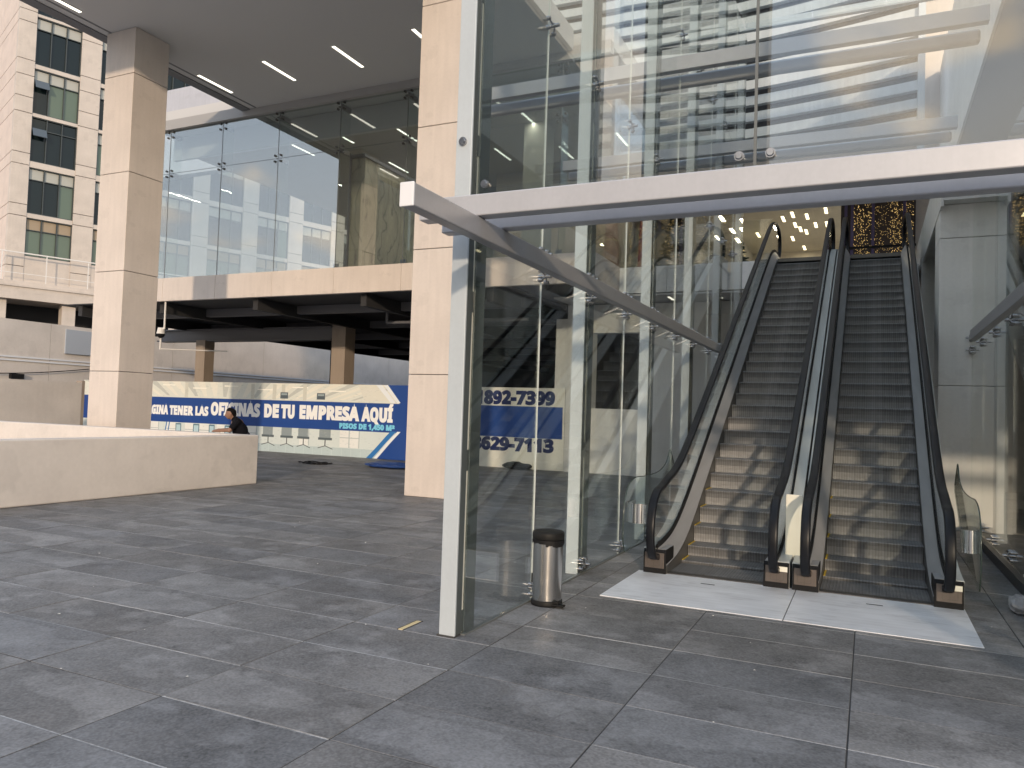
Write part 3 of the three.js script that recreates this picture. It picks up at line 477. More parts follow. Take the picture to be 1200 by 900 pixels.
// ---------------------------------------------------------------- escalators
const NW = 0.3, sp = (s) => s > 9 ? s : NW * Math.log(1 + Math.exp(s / NW));
const nose = (z) => 0.57735 * (sp(-z - 9.03) - sp(-z - 9.03 - 9.44));
const zs = (a, b, n) => Array.from({ length: n + 1 }, (_, i) => a + (b - a) * i / n);
const railPts = [[-8.30, 0.185], [-8.14, 0.20], [-8.04, 0.30], [-8.00, 0.45], [-8.02, 0.62], [-8.10, 0.78], [-8.24, 0.885], [-8.45, 0.93], ...zs(-8.75, -19.3, 44).map((z) => [z, 0.945 + nose(z)]), [-19.62, 6.33], [-19.82, 6.18], [-19.86, 5.98], [-19.78, 5.80], [-19.6, 5.68], [-19.4, 5.66]];
const railGeom = (() => {
  const cv = new THREE.CatmullRomCurve3(railPts.map(([z, y]) => new THREE.Vector3(0, y, z)), false, 'centripetal'), n = 260, pts = cv.getSpacedPoints(n);
  const sec = []; for (let i = 0; i < 14; i++) { const a = i / 14 * Math.PI * 2, c = Math.cos(a), s = Math.sin(a); sec.push([Math.sign(c) * Math.pow(Math.abs(c), 0.6) * 0.046, Math.sign(s) * Math.pow(Math.abs(s), 0.6) * 0.027]); }
  const pos = [], uv = [], idx = [];
  pts.forEach((p, i) => { const a = pts[Math.max(i - 1, 0)], b = pts[Math.min(i + 1, n)], tz = b.z - a.z, ty = b.y - a.y, l = Math.hypot(tz, ty), nz = ty / l, ny = -tz / l; sec.forEach(([u, w], k) => { pos.push(u, p.y + ny * w, p.z + nz * w); uv.push(k / 14, i / 10); }); });
  for (let i = 0; i < n; i++) for (let k = 0; k < 14; k++) { const a = i * 14 + k, b = i * 14 + (k + 1) % 14; idx.push(a, b, a + 14, b, b + 14, a + 14); }
  for (const base of [0, n * 14]) for (let k = 1; k < 13; k++) idx.push(...(base ? [base, base + k, base + k + 1] : [0, k + 1, k]));
  const g = new THREE.BufferGeometry(); g.setAttribute('position', new THREE.Float32BufferAttribute(pos, 3)); g.setAttribute('uv', new THREE.Float32BufferAttribute(uv, 2)); g.setIndex(idx); g.computeVertexNormals(); return g.toNonIndexed();
})();
const inside = (pts, d) => { // offset the rail path towards the balustrade
  return pts.map(([z, y], i) => { const a = pts[Math.max(i - 1, 0)], b = pts[Math.min(i + 1, pts.length - 1)], tz = b[0] - a[0], ty = b[1] - a[1], l = Math.hypot(tz, ty); return [z - (ty / l) * d, y + (tz / l) * d]; });
};
const deckY = (z) => 0.27 + nose(z);
const railIn = inside(railPts.slice(1, -1), 0.02);
const glassPoly = [...railIn, ...zs(-19.55, -8.3, 60).map((z) => [z, deckY(z) - 0.02])];
const deckLine = zs(-8.28, -19.7, 70);
const ribbon = (o0, o1, f0, f1, th) => { // a strip following the incline: from offset o0 (height f0) to o1 (height f1), th thick
  const pos = [], idx = []; deckLine.forEach((z) => { const n = nose(z); pos.push(o0, n + f0, z, o1, n + f1, z, o1, n + f1 - th, z, o0, n + f0 - th, z); });
  for (let i = 0; i + 1 < deckLine.length; i++) for (let k = 0; k < 4; k++) { const a = i * 4 + k, b = i * 4 + (k + 1) % 4; idx.push(a, b, a + 4, b, b + 4, a + 4); }
  idx.push(0, 2, 1, 0, 3, 2); const e = (deckLine.length - 1) * 4; idx.push(e, e + 1, e + 2, e, e + 2, e + 3);
  let g = new THREE.BufferGeometry(); g.setAttribute('position', new THREE.Float32BufferAttribute(pos, 3)); g.setIndex(idx); g = g.toNonIndexed(); g.computeVertexNormals(); g.setAttribute('uv', new THREE.Float32BufferAttribute(new Float32Array(g.attributes.position.count * 2), 2));
  const p = g.attributes.position, uv = g.attributes.uv; for (let i = 0; i < p.count; i++) uv.setXY(i, p.getX(i) * 1.0 + p.getY(i) * 0.3, -p.getZ(i) * 1.15); return g;
};
const flip = (g) => { g = g.clone().scale(-1, 1, 1); const p = g.attributes.position, swap = (a) => { for (let i = 0; i < a.count; i += 3) for (let c = 0; c < a.itemSize; c++) { const x = a.array[(i + 1) * a.itemSize + c]; a.array[(i + 1) * a.itemSize + c] = a.array[(i + 2) * a.itemSize + c]; a.array[(i + 2) * a.itemSize + c] = x; } }; for (const k of ['position', 'normal', 'uv']) if (g.attributes[k]) swap(g.attributes[k]); return g; };
const stepGeom = prof([[0.0, -0.004], [0.004, -0.012], [-0.012, -0.05], [-0.022, -0.10], [-0.020, -0.16], [-0.006, -0.23], [-0.10, -0.24], [-0.10, -0.03], [-0.40, -0.03], [-0.40, 0], [-0.006, 0]], -0.494, 0.494);
const stickerTex = (() => { const c = document.createElement('canvas'); c.width = c.height = 128; const k = c.getContext('2d'); k.fillStyle = '#f2f4f6'; k.fillRect(0, 0, 128, 128); k.fillStyle = '#2457a8'; for (const [x, y] of [[6, 6], [68, 6], [6, 68], [68, 68]]) k.fillRect(x, y, 54, 54); k.fillStyle = '#f2f4f6'; for (const [x, y] of [[33, 18], [95, 18], [33, 80], [95, 80]]) { k.beginPath(); k.arc(x, y, 6, 0, 7); k.fill(); k.fillRect(x - 7, y + 8, 14, 18); k.fillRect(x - 7, y + 24, 5, 12); k.fillRect(x + 2, y + 24, 5, 12); } const t = new THREE.CanvasTexture(c); t.colorSpace = THREE.SRGBColorSpace; t.magFilter = THREE.LinearFilter; return t; })();
M.sticker = std({ map: stickerTex, roughness: 0.5 });
M.tag = std({ color: rgb(0.78, 0.76, 0.66), roughness: 0.6 });
function escalator(cx, label, hw) {
  const t = thing('escalator', label, 'escalator', [cx, 0, -8.3], 'pair of escalators under the glass hall');
  const P = (name, g, m, p = t) => put(name, merged(g).clone().translate(0, 0, 8.3), m, p);
  // steps
  const list = [[-8.99, 0.045]]; for (let k = 0; k < 28; k++) { const z = -9.33 - k * 0.3386, y = 0.17 + k * 0.1955; if (y < 5.44) list.push([z, y]); }
  list.forEach(([z, y], i) => { const s = put('step', stepGeom, M.step, t, [0, y, z + 8.3]); if (i < 5) put('edge_line', merged([bx(-0.494, -0.474, 0.001, 0.004, -0.34, -0.004)]), M.yellow, s); });
  P('comb_tread', [bx(-0.494, 0.494, -0.05, 0.012, -9.35, -8.36)], M.step); P('comb', [bx(-0.5, 0.5, 0.0, 0.016, -8.42, -8.30, 0.004)], M.steelDark);
  P('landing', [bx(-0.755, 0.755, 5.36, 5.44, -19.95, -18.45)], M.skirt);
  for (const s of [-1, 1]) {
    const R = (g) => s < 0 ? flip(g) : g;
    P('skirt_panel', [R(ribbon(0.50, 0.512, 0.082, 0.082, 0.46))], M.skirt);
    P('inner_deck', [R(ribbon(0.50, 0.597, 0.085, 0.262, 0.014))], M.deck);
    P('glazing_channel', [R(ribbon(0.598, 0.608, 0.325, 0.325, 0.075)), R(ribbon(0.624, 0.634, 0.285, 0.285, 0.05))], M.black);
    P('outer_deck', [R(ribbon(0.635, hw, 0.255, 0.255, 0.014))], M.deckOuter);
    const side = [...zs(-8.28, -19.7, 60).map((z) => [z, 0.24 + nose(z)]), ...zs(-19.7, -8.28, 60).map((z) => [z, nose(z) - Math.min(0.55, 0.1 + Math.max(0, -z - 8.3) * 0.6)])];
    P('side_cladding', [R(prof(side, hw - 0.014, hw))], M.cladding);
    P('balustrade_glass', [R(prof(glassPoly, 0.611, 0.621))], M.glass);
    P('handrail', [railGeom.clone().translate(s * 0.616, 0, 0)], M.rubber);
    // pedestal box at the foot
    const b = P('pedestal', [R(prof([[-8.25, 0.0], [-8.25, 0.235], [-8.27, 0.262], [-8.62, 0.262], [-8.62, 0.0]], 0.504, hw - 0.003, 0.005))], M.black);
    P('face_plate', [R(bx(0.522, hw - 0.018, 0.062, 0.228, -8.256, -8.2445, 0.005))], M.bronze, b);
    P('top_plate', [R(bx(0.512, hw - 0.01, 0.258, 0.2655, -8.60, -8.285))], M.deck, b);
    const face = (x0, x1, y0, y1) => R(bx(x0, x1, y0, y1, -8.2445, -8.2430));
    P('engraved_frame', [face(0.57, 0.70, 0.165, 0.168), face(0.57, 0.70, 0.088, 0.091), face(0.57, 0.573, 0.091, 0.165), face(0.697, 0.70, 0.091, 0.165), face(0.633, 0.636, 0.07, 0.20)], M.engraved, b);
    P('rail_inlet', [R(bx(0.565, 0.667, 0.15, 0.225, -8.29, -8.235, 0.02))], M.black, b);
  }
  P('truss_soffit', [prof([...zs(-8.9, -19.7, 40).map((z) => [z, nose(z) - 0.50]), ...zs(-19.7, -8.9, 40).map((z) => [z, nose(z) - 0.53])], -hw + 0.016, hw - 0.016)], M.cladding);
  P('return_pan', [prof([...zs(-8.7, -19.6, 40).map((z) => [z, nose(z) - 0.40]), ...zs(-19.6, -8.7, 40).map((z) => [z, nose(z) - 0.42])], -0.498, 0.498)], M.black);
  return t;
}
const escL = escalator(-1.46, 'left escalator with black handrails beside the glass side wall', 0.752);
const escR = escalator(0.07, 'right escalator with black handrails nearest the right glass wall', 0.752);
{ // stickers and white floor plates
  put('pictogram_sticker', new THREE.BoxGeometry(0.09, 0.002, 0.12).rotateZ(-1.07).translate(-0.556, 0.196, -0.24), M.sticker, escL);
  put('pictogram_sticker', new THREE.BoxGeometry(0.09, 0.002, 0.12).rotateZ(-1.07).translate(-0.556, 0.196, -0.24), M.sticker, escR);
  put('label_tag', bx(0.655, 0.735, 0.175, 0.225, 0.0555, 0.0585), M.tag, escL);
  put('label_tag', bx(0.655, 0.735, 0.175, 0.225, 0.0555, 0.0585), M.tag, escR);
  for (const [e, cx, x0, x1, sx] of [[escL, -1.46, -2.275, -0.647, -1.47], [escR, 0.07, -0.637, 0.83, 0.07]]) {
    const p = put('floor_plate', bx(x0 - cx, x1 - cx, -0.02, 0.007, -8.32 + 8.3, -6.96 + 8.3, 0.002), M.plate, e);
    put('plate_slot', bx(sx - cx - 0.07, sx - cx + 0.07, 0.0, 0.0085, 0.275, 0.30), M.black, p);
  }
}
{ // glass guards beside the escalators
  const gp = [[-8.50, 0.15], [-8.43, 0.30], [-8.42, 0.55], [-8.47, 0.75], [-8.60, 0.90], [-8.85, 0.97], [-9.30, 0.965], [-9.75, 0.97], [-10.1, 1.0], [-10.38, 1.08], [-10.6, 1.25], [-10.68, 1.2], [-10.9, 0.98], [-10.9, 0.9], [-10.1, 0.45], [-9.3, 0.2], [-8.6, 0.14]];
  for (const [x, e, l, rev] of [[-2.50, -2.22, 'clear curved glass guard between the left escalator and the glass side wall', 1], [0.97, 0.83, 'clear curved glass guard on the right side of the right escalator', -1]]) {
    const t = thing('glass_guard', l, 'glass guard', [x, 0, -9.5], 'glass guards flanking the escalators');
    part('glass_sheet', [prof(gp, x - 0.006, x + 0.006, 0.002)], M.glassEdge, t);
    const b = []; for (let i = 0; i < 12; i++) { const a = (i + 0.5) / 12 * Math.PI; b.push(0); }
    const arc = new THREE.CylinderGeometry(Math.abs(e - x) / 2 + 0.012, Math.abs(e - x) / 2 + 0.012, 0.22, 24, 1, true, -Math.PI / 2, Math.PI).translate((x + e) / 2, 0.60, -8.62).toNonIndexed();
    const arc2 = new THREE.CylinderGeometry(Math.abs(e - x) / 2 + 0.004, Math.abs(e - x) / 2 + 0.004, 0.22, 24, 1, true, -Math.PI / 2, Math.PI).translate((x + e) / 2, 0.60, -8.62).toNonIndexed();
    part('steel_band', [arc, arc2, bx(x - 0.012, x - 0.007, 0.49, 0.71, -8.9, -8.6), bx(x + 0.007, x + 0.012, 0.49, 0.71, -8.9, -8.6)], M.chrome, t);
    part('polished_edge', [new THREE.TubeGeometry(new THREE.CatmullRomCurve3(gp.slice(0, 13).map(([z, y]) => new THREE.Vector3(x, y, z)), false, 'centripetal'), 90, 0.0065, 6).toNonIndexed()], M.edgeGreen, t);
  }
  const p = thing('barrier_panel', 'narrow cream upright board between the two escalators', 'panel', [-0.70, 0.24, -8.62]);
  part('board', [bx(-0.785, -0.620, 0.255, 0.925, -8.64, -8.615, 0.006)], M.tag, p);
  part('bracket', [bx(-0.74, -0.66, 0.215, 0.30, -8.67, -8.642)], M.steelFit, p);
}

// ---------------------------------------------------------------- waste bin
{
  const x = -2.585, z = -6.40, t = thing('waste_bin', 'stainless steel pedal bin with a black lid standing against the glass', 'bin', [x, 0, z]);
  const lathe = (p) => new THREE.LatheGeometry(p.map(([r, y]) => new THREE.Vector2(r, y)), 48).translate(x, 0, z).toNonIndexed();
  part('body', [lathe([[0.128, 0.045], [0.131, 0.05], [0.133, 0.56], [0.134, 0.575], [0.128, 0.58]])], M.binSteel, t);
  part('base', [lathe([[0, 0.0], [0.138, 0.0], [0.14, 0.012], [0.139, 0.042], [0.13, 0.05], [0, 0.05]])], M.plasticDark, t);
  part('lid', [lathe([[0.0, 0.58], [0.137, 0.578], [0.142, 0.585], [0.144, 0.61], [0.142, 0.635], [0.135, 0.648], [0.10, 0.654], [0, 0.656]])], M.plasticDark, t);
  const bag = []; for (let i = 0; i < 40; i++) { const a = i / 40 * 6.2832, r = 0.139 + rnd() * 0.004, h = 0.02 + 0.02 * rnd() + (a > 0.3 && a < 1.6 ? 0.02 : 0); bag.push(new THREE.BoxGeometry(0.026, h, 0.004).rotateY(a).translate(x + Math.sin(a) * r, 0.578 - h / 2, z + Math.cos(a) * r).toNonIndexed()); }
  part('liner_edge', bag, M.black, t);
  part('pedal', [bx(x + 0.10, x + 0.20, 0.012, 0.03, z + 0.05, z + 0.11, 0.006), bx(x + 0.09, x + 0.15, 0.03, 0.055, z + 0.06, z + 0.10, 0.006)], M.plasticDark, t);
  part('handle', [rod([x - 0.139, 0.18, z + 0.02], [x - 0.139, 0.26, z + 0.02], 0.008)], M.plasticDark, t);
}
// crumpled things on the floor
function crumple(name, label, cat, x, z, sx, sy, sz, mat, s) {
  const t = thing(name, label, cat, [x, 0, z]); let g = new THREE.IcosahedronGeometry(1, 4); const p = g.attributes.position;
  for (let i = 0; i < p.count; i++) { const a = p.getX(i), b = p.getY(i), c = p.getZ(i), k = 0.7 + 0.6 * fbm(a * 2.2 + s, (b + c * 1.7) * 2.2, 3, s) + 0.25 * Math.abs(fbm(a * 5 + b * 3, c * 5, 2, s + 3) - 0.5); p.setXYZ(i, a * k * sx, Math.max(0.002, (b * 0.5 + 0.42) * k * sy), c * k * sz); }
  g.computeVertexNormals(); put('sheet', g, mat, t); return t;
}
crumple('plastic_bag', 'crumpled grey plastic bag lying beside the dark curb on the right', 'bag', 1.30, -8.45, 0.09, 0.17, 0.16, std({ color: rgb(0.30, 0.30, 0.31), roughness: 0.35 }), 3);
crumple('blue_tarp', 'blue tarpaulin bundled on the floor in front of the banner', 'tarp', -12.3, -18.3, 0.75, 0.16, 0.4, std({ color: rgb(0.02, 0.06, 0.22), roughness: 0.5 }), 8);
crumple('black_sack', 'small black sack on the floor under the phone banner', 'bag', -9.45, -20.75, 0.42, 0.22, 0.2, M.black, 14);
{
  const pts = []; for (let i = 0; i < 60; i++) { const a = i / 60 * 16; pts.push(new THREE.Vector3(-14.6 + Math.cos(a) * (0.25 + 0.006 * i), 0.03 + 0.02 * Math.sin(i * 0.7), -17.9 + Math.sin(a) * (0.14 + 0.003 * i))); }
  const t = thing('cable_coil', 'loose dark cable coiled on the floor in front of the banner', 'cable', [-14.6, 0, -17.9]); part('cable', [new THREE.TubeGeometry(new THREE.CatmullRomCurve3(pts), 160, 0.016, 6).toNonIndexed()], M.black, t);
}

{
  const g = []; for (let i = 0; i < 34; i++) { const x = rr(-8, 1.2), z = rr(-10, -2.6); g.push(new THREE.TetrahedronGeometry(rr(0.006, 0.014)).scale(1, 0.35, 1.3).rotateY(rr(0, 6)).translate(x, 0.006, z)); }
  const d = put('litter_specks', g, std({ color: rgb(0.62, 0.60, 0.56), roughness: 0.9 }), scene); d.userData = { kind: 'stuff', label: 'tiny pale specks of litter scattered over the paving', category: 'litter' };
}

// ---------------------------------------------------------------- upper floor behind the escalators, right wing
{
  const t = thing('upper_gallery', 'upper shop gallery at the head of the escalators with a warm lit ceiling', 'building', [-2, 5.45, -24]);
  part('floor', [bx(-6.2, 1.0, 5.0, 5.45, -31, -19.95)], M.soffit, t);
  for (const [x0, x1] of [[-6.19, -4.9], [-4.89, -3.55], [-3.54, -2.26]]) part('fascia_panel', [bx(x0, x1, 5.0, 5.7, -19.95, -19.88, 0.005)], M.white, t);
  for (const [x0, x1] of [[-6.18, -4.91], [-4.89, -3.56], [-3.54, -2.26]]) part('balustrade_pane', [bx(x0, x1, 5.7, 6.75, -19.92, -19.908)], M.glass, t);
  part('ceiling', [bx(-6.2, 1.0, 8.0, 8.3, -30, -20.4)], M.warmWall, t);
  part('head_wall', [bx(-6.2, 1.0, 7.75, 8.6, -20.4, -20.2)], M.taupe, t);
  part('back_wall', [bx(-6.2, 3.0, 5.45, 8.0, -30.2, -30)], M.warmWall, t);
  part('side_wall', [bx(-4.3, -4.1, 5.45, 8.0, -30, -26)], M.warmWall, t);
}
{ const spots = [[-2.20, -24.46], [-2.23, -25.78], [-2.12, -26.40], [-1.81, -24.80], [-1.97, -26.82], [-1.63, -25.96], [-1.25, -24.26], [-1.30, -25.95], [-1.26, -27.41], [-2.47, -27.69], [-2.21, -29.3], [-3.5, -26.81], [-2.51, -24.90]];
  spots.forEach(([x, z], i) => stripLight(x, 7.998, z - 0.35, z + 0.35, `warm strip light in the upper gallery ceiling, ${ord[i] ?? ['eleventh', 'twelfth', 'thirteenth'][i - 10]} in its scatter`, M.lightWarm, 'warm strip lights in the gallery ceiling', 0.045)); 
  for (const [x, z] of spots) { const l = new THREE.RectAreaLight(rgb(1, 0.86, 0.6), 26, 0.09, 0.7); l.position.set(x, 7.97, z); l.lookAt(x, 0, z); scene.add(l); }
}
const bulbs = (x0, x1, y0, y1, z0, z1, n, r) => { const g = []; for (let i = 0; i < n; i++) g.push(new THREE.OctahedronGeometry(r * rr(0.7, 1.3), 0).translate(rr(x0, x1), rr(y0, y1), rr(z0, z1))); return g; };
M.fairy = std({ color: rgb(0.8, 0.6, 0.2), emissive: rgb(1, 0.66, 0.24), emissiveIntensity: 1.15 });
M.purple = std({ color: rgb(0.05, 0.03, 0.10), roughness: 0.5 });
{
  const t = thing('light_curtain', 'curtain of golden fairy lights hanging at the head of the right escalator', 'decoration', [0.3, 5.45, -21.5]);
  part('backing', [bx(-0.75, 1.0, 5.5, 8.0, -21.8, -21.75)], std({ color: rgb(0.03, 0.02, 0.02), roughness: 0.6 }), t);
  const s = part('fairy_lights', [...bulbs(-0.5, 0.05, 5.5, 7.8, -21.7, -21.5, 520, 0.008), ...bulbs(0.42, 0.72, 5.5, 7.8, -21.7, -21.5, 330, 0.008), ...bulbs(0.76, 0.95, 5.5, 7.8, -21.7, -21.5, 190, 0.008), ...bulbs(0.05, 0.42, 5.5, 7.8, -21.7, -21.6, 260, 0.006)], M.fairy, t); s.userData.kind = 'stuff';
  for (const x of [-0.62, -0.47, 0.74, 0.02]) part('upright', [bx(x - 0.035, x + 0.035, 5.45, 8.0, -21.48, -21.42)], M.purple, t);
  part('crossbar', [bx(-0.6, 1.0, 6.18, 6.24, -21.42, -21.38)], M.black, t);
}
{ // decorated trees on the gallery
  const leaf = std({ color: rgb(0.035, 0.06, 0.03), roughness: 0.8 });
  [[-5.0, -21.3, 2.1, 'broad dark green fir decorated with gold lights on the gallery, left of three'], [-4.3, -21.8, 2.3, 'tall dark green fir decorated with gold lights on the gallery, middle of three'], [-3.55, -21.4, 2.0, 'dark green fir decorated with gold lights on the gallery nearest the escalators']].forEach(([x, z, h, l]) => {
    const t = thing('christmas_tree', l, 'tree', [x, 5.45, z], 'decorated firs on the gallery'), g = [];
    for (let i = 0; i < 520; i++) { const k = Math.pow(rnd(), 0.7), y = 5.6 + h * (1 - k), r = 0.62 * k * (0.5 + 0.5 * rnd()), a = rnd() * 6.283; g.push(new THREE.TetrahedronGeometry(0.07 + 0.05 * rnd()).scale(1, 0.4, 1.6).rotateY(a).translate(x + Math.sin(a) * r, y, z + Math.cos(a) * r)); }
    part('crown', g, leaf, t).userData.kind = 'stuff'; part('trunk', [cyl(x, 5.45, 5.45 + h * 0.9, z, 0.05, 0.02, 8)], M.bronze, t);
    const b = []; for (let i = 0; i < 90; i++) { const k = rnd(), y = 5.6 + h * (1 - k), r = 0.6 * k, a = rnd() * 6.283; b.push(new THREE.OctahedronGeometry(0.014, 0).translate(x + Math.sin(a) * r, y, z + Math.cos(a) * r)); }
    part('fairy_lights', b, M.fairy, t).userData.kind = 'stuff';
  });
  const d = thing('red_drape', 'tall dark red drape hanging beside the decorated firs on the gallery', 'decoration', [-5.75, 5.5, -20.9]); const g = new THREE.CylinderGeometry(0.14, 0.24, 2.2, 20, 8); const p = g.attributes.position; for (let i = 0; i < p.count; i++) { const a = Math.atan2(p.getZ(i), p.getX(i)), k = 1 + 0.16 * Math.sin(a * 7 + p.getY(i)); p.setX(i, p.getX(i) * k); p.setZ(i, p.getZ(i) * k); } g.computeVertexNormals();
  put('cloth', g.translate(0, 1.1, 0), std({ color: rgb(0.20, 0.03, 0.03), roughness: 0.8 }), d); put('gold_cord', new THREE.TorusGeometry(0.2, 0.02, 8, 24).rotateX(Math.PI / 2).translate(0, 1.2, 0), std({ color: rgb(0.6, 0.42, 0.12), roughness: 0.4, metalness: 0.6 }), d);
}
{
  const t = thing('right_wing', 'pale right hand wing of column, floor slab and ceiling beside the right escalator', 'building', [2.5, 0, -15]);
  for (const [y0, y1] of [[0, 2.37], [2.37, 4.83], [4.83, 5.4]]) part('column_panel', [bx(1.03, 2.1, y0 + 0.004, y1 - 0.004, -15.5, -14.5, 0.01)], M.white, t);
  part('floor_slab', [bx(1.06, 8, 5.4, 5.9, -32, -14.2)], M.white, t);
  part('slab_fascia', [bx(1.02, 1.06, 5.3, 6.15, -32, -14.2, 0.004)], M.white, t);
  for (const [x0, x1] of [[1.38, 3.3], [3.31, 5.3], [5.31, 7.3], [7.31, 9.3]]) for (const [y0, y1] of [[3.3, 7.1], [7.11, 10.86]]) part('added_front_panel', [bx(x0, x1, y0, y1, -5.3, -5.1, 0.006)], M.cream, t);  // unseen cladding, added to keep the sun off the upper hall
  part('outer_wall', [bx(7.2, 7.4, 0, 7.2, -14.4, -3.4)], M.white, t);
  part('upper_slab', [bx(1.5, 9, 7.2, 8.5, -21.9, -5.3)], M.soffit, t);
  part('upper_fascia', [bx(1.46, 1.5, 7.16, 8.5, -21.9, -5.3, 0.004)], M.white, t);
  part('dark_ceiling_plate', [bx(2.2, 3.6, 7.19, 7.2, -12, -9.5)], M.mullion, t);  // flat dark plate, stands in for the shade inside a recess
  part('upper_wall', [bx(1.0, 9, 5.9, 22, -22.3, -22)], M.cream, t); part('upper_wall', [bx(1.52, 1.9, 8.5, 10.8, -21.9, -5.3)], M.white, t);
  part('shop_back_wall', [bx(5.4, 5.6, 0, 7.2, -32, -14.6)], M.white, t); part('shop_floor', [bx(1.9, 5.4, -0.02, 0.02, -32, -14.6)], M.interior, t);
  part('shop_rear_wall', [bx(1.0, 7.2, 0, 5.4, -19.2, -19)], M.white, t);
  part('shop_ceiling', [bx(2.12, 5.4, 5.2, 5.39, -32, -14.25)], M.interior, t);
  for (const [z0, z1] of [[-17, -14.6], [-19, -17.02]]) part('shop_panel', [bx(2.1, 2.16, 0.02, 5.2, z0, z1)], M.white, t);
}
[[2.25, -14.4], [2.6, -13.3], [2.3, -12.3], [3.3, -13.8]].forEach(([x, z], i) => stripLight(x, 5.198, z - 0.35, z + 0.35, `warm strip light inside the shop behind the right glass wall, ${ord[i]} of four`, M.lightWarm, 'warm strip lights in the right hand shop', 0.04));
{ // curved sunscreen above the gallery
  const t = thing('louver_screen', 'curved screen of pale horizontal louvers above the gallery seen through the front glass', 'louver screen', [-4, 8, -20]);
  const arc = (s) => { const th = THREE.MathUtils.degToRad(3 - 1.5 * s), n = 40; let x = 0.95, z = -20.3; const ds = -s / n; for (let i = 0; i < n; i++) { const a = THREE.MathUtils.degToRad(-13 + 1.68 * (i + 0.5) / n * s); x -= Math.cos(a) * s / n; z += Math.sin(a) * s / n; } return [x, z]; };
  const PA = Array.from({ length: 33 }, (_, i) => arc(i * 0.44)), PS = PA.filter(([x]) => x > -6.0);
  const strip = (y0, y1, th, off) => { const P = y0 > 11.5 ? PA : PS; const pos = [], idx = []; P.forEach(([x, z]) => pos.push(x, y0, z + off, x, y1, z + off, x, y1, z + off - th, x, y0, z + off - th)); for (let i = 0; i + 1 < P.length; i++) for (let k = 0; k < 4; k++) { const a = i * 4 + k, b = i * 4 + (k + 1) % 4; idx.push(a, b, a + 4, b, b + 4, a + 4); } idx.push(0, 1, 2, 0, 2, 3); const e = (P.length - 1) * 4; idx.push(e, e + 2, e + 1, e, e + 3, e + 2); let g = new THREE.BufferGeometry(); g.setAttribute('position', new THREE.Float32BufferAttribute(pos, 3)); g.setIndex(idx); g = g.toNonIndexed(); g.computeVertexNormals(); return uvm(g); };
  for (let k = 0; k < 30; k++) part('louver_slat', [strip(8.35 + k * 0.44, 8.35 + k * 0.44 + 0.24, 0.16, 0.1)], M.louver, t);
  part('mesh_backing', [strip(8.1, 11.6, 0.04, -0.2)], M.mesh, t); part('mesh_backing', [strip(11.602, 22, 0.04, -0.2)], M.mesh, t);
  part('end_post', [bx(0.93, 1.08, 8.0, 22, -20.45, -20.05)], M.post, t);
  for (let i = 3; i < PS.length; i += 5) part('hanger', [bx(PA[i][0] - 0.03, PA[i][0] + 0.03, 8.1, 22, PA[i][1] - 0.19, PA[i][1] - 0.08)], M.mesh, t);
}

